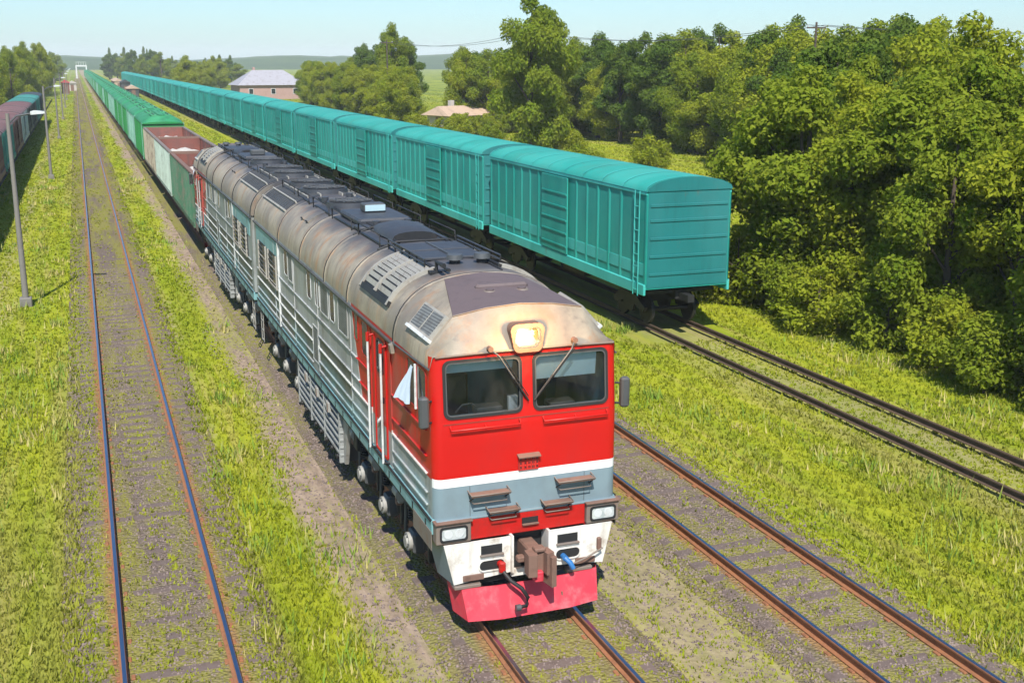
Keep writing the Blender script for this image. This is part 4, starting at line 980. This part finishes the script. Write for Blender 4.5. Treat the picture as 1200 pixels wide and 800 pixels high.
def grass():
    # tufts: dense near the camera, thinning with distance; kept off the ballast
    N = 420000; r = rng.random(N)
    ang = rng.uniform(-.16, .86, N); d = 8+400*rng.random(N)**2.4
    x = CAM.x+np.sin(ang)*d; y = CAM.y+np.cos(ang)*d
    def near(c, h): return np.abs(x-c) < h
    cover = np.ones(N)
    edge = rng.normal(0, .30, N)+.35*np.sin(y*.31)+.2*np.sin(y*.83+2); x_ = x+edge; cover *= np.clip((420-d)/260, 0, 1); cover[(x_ > -2.4) & (x_ < -1.3)] = .12; cover[(x_ > -1.3) & (x_ < 5.95)] = .24; cover[(x_ > XL-.75) & (x_ < XL+1.5)] = .22; cover[near(0, 1.3)] = .10; cover[near(XR, 1.3)] = .13; cover[near(0, 1.6) & (y > -1)] = 0.0; cover[near(XF, 1.1)] = .9
    for c in (XL, XR, 0): cover[near(c-.797, .10) | near(c+.797, .10)] = 0
    keep = (r < cover) & ~(near(XF, 1.9) & (y > 17)) ; x, y, d = x[keep], y[keep], d[keep]; N = len(x)
    h = rng.uniform(.05, .14, N)*(1+.5*(rng.random(N) > .93)); h *= np.where(near(XF, .75), .7, 1)*np.where(((x > -2.6) & (x < 6.9)) | near(XL, 1.4), .6, 1); B = 3
    V = np.zeros((N, B*3, 3)); 
    for b in range(B):
        a = rng.uniform(0, 6.28, N); lean = rng.uniform(.1, .8, N)*h; wdt = rng.uniform(.008, .018, N)*(1+d/22)
        ox = x+rng.uniform(-.06, .06, N); oy = y+rng.uniform(-.06, .06, N); hb = h*rng.uniform(.6, 1.1, N)
        px, py = -np.sin(a)*wdt, np.cos(a)*wdt
        V[:, b*3] = np.stack([ox+px, oy+py, np.full(N, -.31)], -1); V[:, b*3+1] = np.stack([ox-px, oy-py, np.full(N, -.31)], -1)
        V[:, b*3+2] = np.stack([ox+np.cos(a)*lean, oy+np.sin(a)*lean, -.30+hb], -1)
    bd = np.minimum.reduce([np.abs(x), np.abs(x-XL), np.abs(x-XR)]); V[:, :, 2] += (.105*(1-np.clip((bd-1.25)/.5, 0, 1)))[:, None]
    F = np.arange(N*B*3).reshape(-1, 3); o = cloud_mesh('grass', V.reshape(-1, 3), F, GB); tag(o, 'yellow green grass growing between the tracks', 'grass', kind='stuff')
grass()
def weeds():
    # taller dry stalks and broad clumps, scattered unevenly over the verges
    nc = 900; ang = rng.uniform(-.16, .86, nc); d = 9+90*rng.random(nc)**1.3; cx = CAM.x+np.sin(ang)*d; cy = CAM.y+np.cos(ang)*d
    keep = ~((cx > -2.2) & (cx < 6.3)) & (np.abs(cx-XL) > 1.5) & (np.abs(cx-XF) > 1.3); cx, cy = cx[keep], cy[keep]
    k = rng.integers(0, len(cx), 26000); sp = rng.uniform(.10, .55, len(cx)); hh = rng.uniform(.14, .38, len(cx)); N = len(k)
    x = cx[k]+rng.normal(0, 1, N)*sp[k]; y = cy[k]+rng.normal(0, 1, N)*sp[k]*1.5; h = hh[k]*rng.uniform(.5, 1.15, N); a = rng.uniform(0, 6.28, N); w_ = rng.uniform(.006, .016, N)*(1+np.hypot(x-CAM.x, y-CAM.y)/30)
    V = np.zeros((N, 3, 3)); V[:, 0] = np.stack([x+np.sin(a)*w_, y-np.cos(a)*w_, np.full(N, -.31)], -1); V[:, 1] = np.stack([x-np.sin(a)*w_, y+np.cos(a)*w_, np.full(N, -.31)], -1)
    V[:, 2] = np.stack([x+np.cos(a)*h*.45, y+np.sin(a)*h*.45, h-.3], -1)
    t = NT('weed_stalks'); c = t.mix(t.step(t.noise(1.1, 3), .42, .6), (.16, .25, .03), (.42, .36, .13)); WM = t.fin(c, .9, 0, .1)
    tag(cloud_mesh('weeds', V.reshape(-1, 3), np.arange(N*3).reshape(-1, 3), WM), 'clumps of taller weeds and dry stalks on the verges', 'weeds', kind='stuff')
weeds()

# hills on the horizon
t = NT('distant_forest'); HM = t.fin(t.mix(t.step(t.noise(.02, 5), .4, .6), (.035, .075, .022), (.055, .10, .025)), .95, 0, .1)
def hills():
    mb = MB(); r2 = random.Random(3); n = 150; rows = [[], [], []]
    for i in range(n+1):
        a = R(-22+75*i/n); h = 9+5*math.sin(i*.09)+3*math.sin(i*.31+1)+r2.uniform(-.8, .8)
        for k, (d, z) in enumerate(((1500, -1), (1650, 9+h*.6), (2300, 12+h))): rows[k].append((math.sin(a)*d, math.cos(a)*d, z+(r2.uniform(-.8, .8) if k else 0)))
    mb.grid(rows, HM, False, True); tag(mb.build('hills'), kind='structure')
hills()

# ------------------------------------------------------------------ trees
def leaf_mat(name, c1, c2, c3):
    t = NT(name); oi = t.n.new('ShaderNodeObjectInfo')
    n = t.noise(.9, 3, .6); n2 = t.noise(6, 2)
    c = t.mix(t.step(n, .35, .65), c1, c2); c = t.mix(t.math('MULTIPLY', t.step(n2, .45, .7), .5), c, c3)
    c = t.mix(t.math('MULTIPLY', oi.outputs['Random'], .45), c, c2)
    tb = t.n.new('ShaderNodeBsdfTranslucent'); df = t.n.new('ShaderNodeBsdfDiffuse'); mx = t.n.new('ShaderNodeMixShader'); mx.inputs[0].default_value = .42
    t.l.new(c, tb.inputs[0]); t.l.new(c, df.inputs[0]); t.l.new(df.outputs[0], mx.inputs[1]); t.l.new(tb.outputs[0], mx.inputs[2]); t.l.new(mx.outputs[0], t.out.inputs[0]); return t.m
LM = [leaf_mat('leaves_bright', (.235, .31, .02), (.33, .36, .03), (.37, .36, .05)), leaf_mat('leaves_mid', (.17, .255, .02), (.25, .30, .028), (.30, .31, .04)), leaf_mat('leaves_dark', (.085, .165, .025), (.14, .205, .03), (.16, .21, .035))]
BK = plain('bark', (.10, .075, .055), .9, dirt=(.05, .04, .03), amt=.6, sc=4, bump=.5)
def crown_np(H, Rw, n, leaf, seed, conifer=False, low=.12):
    g = np.random.default_rng(seed); C = []
    nb = 26
    for i in range(nb):
        if conifer: hz = low+.85*g.random(); rad = Rw*(1-hz)*.9+.15; a = g.uniform(0, 6.28); C.append((math.cos(a)*rad*.55, math.sin(a)*rad*.55, hz*H, rad*.55+.2, H*.07))
        else:
            hz = low+.80*(i+.5)/nb; env = math.sin(min(1, (hz-low*.3)/.95)*math.pi)**.55; a = g.uniform(0, 6.28); q = g.uniform(.25, .78)*env
            rb = Rw*g.uniform(.24, .42)*(.6+.4*env); C.append((math.cos(a)*Rw*q, math.sin(a)*Rw*q, hz*H, rb, rb*g.uniform(.6, .9)))
    C.append((0, 0, H*.93, Rw*.22, H*.07))
    C = np.array(C); k = g.choice(len(C), n, p=(C[:, 3]**2)/(C[:, 3]**2).sum()); c = C[k]
    d = g.normal(size=(n, 3)); d /= np.linalg.norm(d, axis=1)[:, None]; rad = g.random(n)**.45
    rad *= 1+.18*np.sin(d[:, 0]*7+k)*np.cos(d[:, 2]*6+k*2)
    P = c[:, :3]+d*np.stack([c[:, 3], c[:, 3], c[:, 4]], -1)*rad[:, None]; P[:, 2] = np.maximum(P[:, 2], .15)
    nrm = d*.8+g.normal(size=(n, 3))*.6+np.array([0, 0, .35]); nrm /= np.linalg.norm(nrm, axis=1)[:, None]
    u = np.cross(nrm, g.normal(size=(n, 3))); u /= np.linalg.norm(u, axis=1)[:, None]; v = np.cross(nrm, u); s = leaf*g.uniform(.6, 1.3, n)[:, None]
    V = np.stack([P-u*s, P-v*s*.55+nrm*s*.15, P+u*s, P+v*s*.55+nrm*s*.15], 1).reshape(-1, 3)
    return V, np.arange(n*4).reshape(-1, 4), C
def make_tree(H, Rw, n, leaf, seed, mat, name, conifer=False, low=.12):
    V, F, C = crown_np(H, Rw, n, leaf, seed, conifer, low)
    root = empty(name); o = cloud_mesh('crown', V, F, mat); set_parent(o, root)
    tb = MB(); g = random.Random(seed); lx, ly = g.uniform(-.2, .2), g.uniform(-.2, .2)
    tb.tube([(0, 0, -.1), (lx*.4, ly*.4, H*.3), (lx, ly, H*.6), (lx*1.2, ly, H*.88)], [H*.024, H*.018, H*.011, H*.004], BK, 8)
    if not conifer:
        for q in C[::3]:
            z0 = max(.15*H, q[2]*.6); tb.tube([(lx*z0/H, ly*z0/H, z0), (q[0]*.5, q[1]*.5, (z0+q[2])/2), (q[0], q[1], q[2])], [H*.009, H*.006, H*.002], BK, 5)
    t_ = tb.build('trunk', root); return root
P = {}
def protos():
    P['bright'] = [make_tree(9, 3.4, 30000, .105, s, LM[0], 'broadleaf_tree', low=.06) for s in (1, 2, 3)]
    P['mid'] = [make_tree(9, 3.3, 30000, .105, s, LM[1], 'broadleaf_tree', low=.08) for s in (4, 5, 6)]
    P['dark'] = [make_tree(10, 3.0, 22000, .12, s, LM[2], 'broadleaf_tree', low=.1) for s in (7, 8)]
    P['conifer'] = [make_tree(12, 2.4, 9000, .17, 9, LM[2], 'conifer_tree', True)]
    P['bush'] = [make_tree(3, 1.9, 5000, .10, s, LM[0], 'bush', low=.05) for s in (12, 13)]
    P['bushd'] = [make_tree(3, 1.9, 5000, .10, s, LM[1], 'bush', low=.05) for s in (14,)]
protos()
tp = set()
def tree(kind, x, y, s, label, group, cat='tree', sz=None):
    p = random.choice(P[kind])
    if p.name in tp: o = copy_tree(p)
    else: o = p; tp.add(p.name)
    o.location = (x, y, -.3); o.scale = (s*random.uniform(.9, 1.12), s*random.uniform(.9, 1.12), (sz or s)); o.rotation_euler.z = random.uniform(0, 6.28)
    tag(o, label, cat, group); return o
rnd = random.Random(21)
def j(a): return rnd.uniform(-a, a)
# near wood beside the right-hand track: a front row, then two more rows
G1 = 'trees of the near wood on the right'; G2 = 'trees of the wood behind the turquoise train'; G3 = 'trees behind the left-hand train'; G4 = 'trees at the far end of the tracks'
n = 0
for yy in np.arange(2, 24, 2.7):
    tree('mid' if n % 3 else 'bright', 19.6+j(.6), yy, .95+j(.1), 'leafy tree in the front row of the near right wood', G1); n += 1
    tree('bushd' if n % 2 else 'bush', 17.6+j(.4), yy+1.2, .85+j(.2), 'low bush at the foot of the near right wood', 'bushes along the near wood', 'bush')
for row, off in enumerate((4.2, 8.6, 13)):
    for yy in np.arange(6+off*.7, 25+off*1.1, 3.9):
        if yy > 22+ (off+1)*1.3: continue
        tree(rnd.choice(['mid', 'mid', 'bright', 'dark']), 19.6+off+j(.9), yy+j(.9), 1.0+j(.1), 'leafy tree deeper inside the near right wood', G1)
# edge of that wood running back
for q in range(12):
    yy = 27+q*3.4; xx = 22.8+(yy-22)*.66; tree(rnd.choice(['bright', 'mid', 'bright']), xx+j(.8), yy, .95+j(.15), 'leafy tree on the rear edge of the near wood', G1)
    tree(rnd.choice(['mid', 'dark', 'bright']), xx+5+j(1), yy-1, 1.15+j(.12), 'leafy tree on the rear edge of the near wood', G1)
    if q % 2: tree('bush', xx-3.2+j(1), yy+j(1), .7+j(.2), 'small bright bush behind the near wood', 'bushes in the right meadow', 'bush')
# wood behind the meadow
for q in range(26):
    f = q/25; yy = 62+f*75; xx = 46-f*2+10*math.sin(f*3.1)
    tree(rnd.choice(['dark', 'mid', 'mid', 'bright']), xx+j(1.5), yy+j(1), 1.15+j(.15), 'leafy front row tree across the meadow', G2)
    tree(rnd.choice(['mid', 'bright', 'bright']), xx+7+j(2), yy+j(2), 1.3+j(.15), 'leafy second row tree across the meadow', G2)
    if q % 2 == 0: tree(rnd.choice(['mid', 'bright', 'dark']), xx+15+j(2), yy+j(2), 1.38+j(.15), 'leafy back row tree across the meadow', G2)
o = tree('mid', 35.2, 91, 1.30, 'tallest broadleaf tree, standing clear above the wood behind the turquoise train', None, sz=1.75)
tree('mid', 37.4, 94, 1.15, 'tall tree just right of the tallest one above the wood', None, sz=1.62)
tree('mid', 44, 178, 1.3, 'lone taller tree rising above the bushes right of the grey roofed house', None, sz=1.75)
for q in range(26):
    f = q/25; yy = 140+f*130; xx = 33+f*8+j(3); tree(rnd.choice(['bright', 'bright', 'mid']), xx+4, yy, 1.0+j(.2), 'rounded light green tree beyond the turquoise train', G2, sz=.95+f*.12)
    if q % 2: tree(rnd.choice(['mid', 'dark']), xx+16+j(5), yy+j(5), 1.25+j(.2), 'darker tree behind the light green ones', G2)
for q in range(16): tree('bright', 24+q*1.6+j(3), 330+q*9+j(10), 1.1+j(.3), 'light green tree around the grey roofed house', G2)
for q in range(16):
    tree(rnd.choice(['bush', 'bush', 'bushd']), rnd.uniform(26, 40), rnd.uniform(52, 130), .8+j(.3), 'rounded bush in the right hand meadow', 'bushes in the right meadow', 'bush')
# far end of the line
for q in range(46):
    yy = rnd.uniform(480, 900); d_ = rnd.uniform(0, 1); tree(rnd.choice(['dark', 'mid', 'dark', 'conifer']), 10+d_*70*(yy/700), yy, 1.5+j(.3), 'dark tree right of the white gantry', G4, sz=.95+j(.2)+(.45 if d_ < .4 else 0))
for q in range(24):
    yy = rnd.uniform(420, 900); tree(rnd.choice(['dark', 'mid']), -14-rnd.uniform(0, 45), yy, 1.5+j(.3), 'dark tree left of the white gantry', G4, sz=1.2+j(.3))
# left side
for q in range(30):
    f = q/29; yy = 105+f*270; tree(rnd.choice(['bright', 'bright', 'mid']), -19.5-j(1.5)-(1-f)*4+f*4, yy+j(3), 1.05+j(.15), 'light green tree behind the left-hand train', G3, sz=1.1+.4*f+j(.2))
    if q % 2: tree(rnd.choice(['mid', 'dark']), -33+j(4), yy+j(4), 1.3+j(.15), 'darker second row tree behind the left-hand train', G3)

# ------------------------------------------------------------------ buildings
def house(loc, rz, w_, d_, h, rh, wall, roofm, label, hip=True, windows=3):
    root = empty('house', loc, rz); tag(root, label, 'house')
    mb = MB(); mb.box(-w_/2, w_/2, -d_/2, d_/2, 0, h, wall); mb.build('wall', root)
    mb = MB(); e = .6; hx = w_/2-(d_/2 if hip else 0)*.9
    A = [(-w_/2-e, -d_/2-e, h-.1), (w_/2+e, -d_/2-e, h-.1), (w_/2+e, d_/2+e, h-.1), (-w_/2-e, d_/2+e, h-.1)]; T0, T1 = (-hx, 0, h+rh), (hx, 0, h+rh)
    mb.face([A[0], A[1], T1, T0], roofm); mb.face([A[2], A[3], T0, T1], roofm); mb.face([A[1], A[2], T1], roofm); mb.face([A[3], A[0], T0], roofm); mb.face(A[::-1], roofm)
    rf = mb.build('roof', root); mb = MB(); mb.box(-w_*.2-.3, -w_*.2+.3, .4, 1.0, h, h+rh+.7, wall); mb.build('chimney', rf)
    for i in range(windows):
        x = -w_/2+w_*(i+.5)/windows; mb = MB(); mb.box(x-.6, x+.6, -d_/2-.05, -d_/2, h*.35, h*.75, 'whiteline', .01); wo = mb.build('window', root)
        mb = MB(); mb.box(x-.5, x+.5, -d_/2-.07, -d_/2-.05, h*.38, h*.72, 'dglass'); mb.build('window_pane', wo)
    mb = MB(); mb.box(-w_/2-.05, -w_/2, -.5, .5, 0, 2.1, 'rust'); mb.build('door', root)
M['pinkwall'] = plain('pinkish_plaster', (.42, .27, .24), .9, amt=.3); M['greyroof'] = plain('grey_sheet_roof', (.36, .35, .38), .6, amt=.5)
M['palewall'] = plain('pale_plaster', (.50, .46, .42), .9, amt=.4); M['orange_roof'] = plain('orange_tile_roof', (.46, .16, .07), .8, amt=.4)
house((40, 290, -.3), .1, 17, 10, 3.6, 3.6, 'pinkwall', 'greyroof', 'wide pinkish house with a grey hipped roof beyond the turquoise train')
house((54, 262, -.3), .1, 12, 8, 3.4, 2.2, 'pinkwall', 'pinkwall', 'low pinkish outbuilding just right of the grey roofed house', hip=False)
house((42.5, 134, -.3), .35, 9, 5, 2.4, 1.1, 'palewall', 'sand', 'low pale farm building half hidden by bushes at the edge of the wood', hip=False, windows=3)
for q in range(5): tree('bush' if q % 2 else 'bushd', 37.5+q*2.1, 123+q*1.5, 1.0+j(.15), 'bush in front of the low pale farm building', 'bushes in the right meadow', 'bush')
house((-26, 110, -.3), .3, 9, 7, 3.2, 2.6, 'palewall', 'orange_roof', 'pale house with an orange tiled roof behind the left-hand train', windows=2)
house((-30, 146, -.3), .3, 9, 7, 3.4, 2.8, 'palewall', 'greyroof', 'pale house with a grey roof farther back behind the left-hand train', windows=2)
# lineside sheds at the far end
def shed(loc, w_, d_, h, wall, roofm, label):
    root = empty('lineside_shed', loc); tag(root, label, 'shed'); mb = MB(); mb.box(-w_/2, w_/2, -d_/2, d_/2, 0, h, wall); mb.build('wall', root)
    mb = MB(); mb.prism([(-w_/2-.3, h), (w_/2+.3, h), (0, h+.9)], 'y', -d_/2-.3, d_/2+.3, roofm); mb.build('roof', root)
    mb = MB(); mb.box(-.5, .5, -d_/2-.05, -d_/2, 0, 2.0, 'rust'); mb.build('door', root)
shed((8.0, 322, -.3), 2.8, 12, 2.2, 'b_dark', 'sand', 'dark shed with a sandy flat roof standing between the two freight trains')
shed((8.0, 372, -.3), 2.8, 10, 3.0, 'b_dark', 'b_dark', 'dark blue grey shed in the middle of the three sheds between the trains')
shed((7.8, 440, -.3), 3.0, 40, 2.6, 'sand', 'sand', 'long sandy coloured shed farthest back between the two trains')
shed((-7.6, 395, -.3), 2.6, 3, 2.4, 'palewall', 'palewall', 'small white hut beside the left track near the far gantry')
shed((-9.4, 360, -.3), 2.2, 3, 3.2, 'b_brown', 'plough', 'small reddish hut beside the left track in front of the white hut')

# gantry
root = empty('gantry', (-2.9, 700, -.3)); tag(root, 'white portal gantry standing over the tracks far in the distance', 'gantry')
for x in (-2.7, 2.7):
    mb = MB(); mb.box(x-.35, x+.35, -.3, .3, 0, 7.4, 'whiteline', .03); mb.build('gantry_leg', root)
mb = MB(); mb.box(-3.0, 3.0, -.35, .35, 6.7, 7.5, 'whiteline'); mb.build('gantry_beam', root)
mb = MB()
for x in (-2.6, -1.3, 0, 1.3, 2.6): mb.tube([(x, 0, 7.5), (x, 0, 9.2)], .1, 'whiteline', 6)
mb.tube([(-2.6, 0, 9.2), (2.6, 0, 9.2)], .1, 'whiteline', 6); mb.build('gantry_railing', root)

# lamp posts on the left
first = None
for i, yy in enumerate((31, 84, 137, 190, 243, 296, 349)):
    if first is None:
        first = root = empty('lamp_post'); mb = MB(); mb.tube([(0, 0, 0), (0, 0, 7.3)], [.12, .07], 'pole', 12); mb.box(-.22, .22, -.22, .22, -.1, .35, 'pole', .03); mb.build('post', root)
        mb = MB(); mb.tube([(0, 0, 6.9), (.3, 0, 7.2), (.9, 0, 7.3)], .035, 'darkgrey', 8); mb.build('arm', root)
        mb = MB(); mb.prism([(.8, 7.24), (1.3, 7.28), (1.3, 7.36), (.95, 7.40), (.8, 7.36)], 'y', -.12, .12, 'chrome'); mb.build('lamp_head', root)
    else: root = copy_tree(first)
    root.location = (-8.8, yy, -.3)
    tag(root, f'grey concrete lamp post left of the empty track, {ORD[i]} counting away from the viewer', 'lamp post', 'lamp posts along the left track')
# utility poles and wires over the right wood
pts = [(50.5, 66), (38, 98), (36, 150)]
for i, (x, yy) in enumerate(pts):
    root = empty('utility_pole', (x, yy, -.3)); tag(root, ['nearest wooden utility pole carrying two wires above the right meadow', 'middle wooden utility pole carrying two wires above the right meadow', 'farthest wooden utility pole carrying two wires above the right meadow'][i], 'utility pole', 'utility poles in the right meadow')
    mb = MB(); mb.tube([(0, 0, 0), (0, 0, 12.3)], [.15, .09], BK, 10); mb.build('post', root)
    mb = MB(); mb.box(-.9, .9, -.05, .05, 11.8, 11.92, BK, .01); mb.cyl((-.8, 0, 12.0), 'z', .05, .15, 'whiteline', 8); mb.cyl((.8, 0, 12.0), 'z', .05, .15, 'whiteline', 8); mb.build('cross_arm', root)
P0 = [(66.0, 26)]+pts
for s_, lb in ((-.8, 'left one of the two overhead wires above the right meadow'), (.8, 'right one of the two overhead wires above the right meadow')):
    mb = MB()
    for a, b_ in zip(P0[:-1], P0[1:]):
        mb.tube([(a[0]+(b_[0]-a[0])*q/12+s_, a[1]+(b_[1]-a[1])*q/12, 11.78-1.0*4*(q/12)*(1-q/12)) for q in range(13)], .02, 'darkgrey', 4, False)
    tag(mb.build('overhead_wire'), lb, 'wire', 'overhead wires')

# ------------------------------------------------------------------ haze
HAZE = .00022
if HAZE:
    mb = MB(); mb.box(-3200, 3700, -210, 5100, -1.3, 60, 'white'); o = mb.build('haze'); o.data.materials.clear()
    hm = bpy.data.materials.new('haze_air'); hm.use_nodes = True; hn = hm.node_tree.nodes; hn.remove(hn['Principled BSDF'])
    v = hn.new('ShaderNodeVolumePrincipled'); v.inputs['Color'].default_value = (.93, .985, 1, 1); v.inputs['Density'].default_value = HAZE; v.inputs['Anisotropy'].default_value = -.25
    hm.node_tree.links.new(v.outputs[0], hn['Material Output'].inputs['Volume']); o.data.materials.append(hm); tag(o, kind='stuff')

# ------------------------------------------------------------------ labels that single out each plant, counted in the view
by = {}
for o in COL.objects:
    if o.parent is None and o.get('category') in ('tree', 'bush'):
        d_ = o.location-CAM; by.setdefault(o['label'], []).append((d_.dot(rt)/d_.dot(fw), o))
for lb, v_ in by.items():
    if len(v_) > 1:
        for i, (_, o) in enumerate(sorted(v_, key=lambda q_: q_[0])): o['label'] = f'{lb}, {ordw(i+1)} from the left'
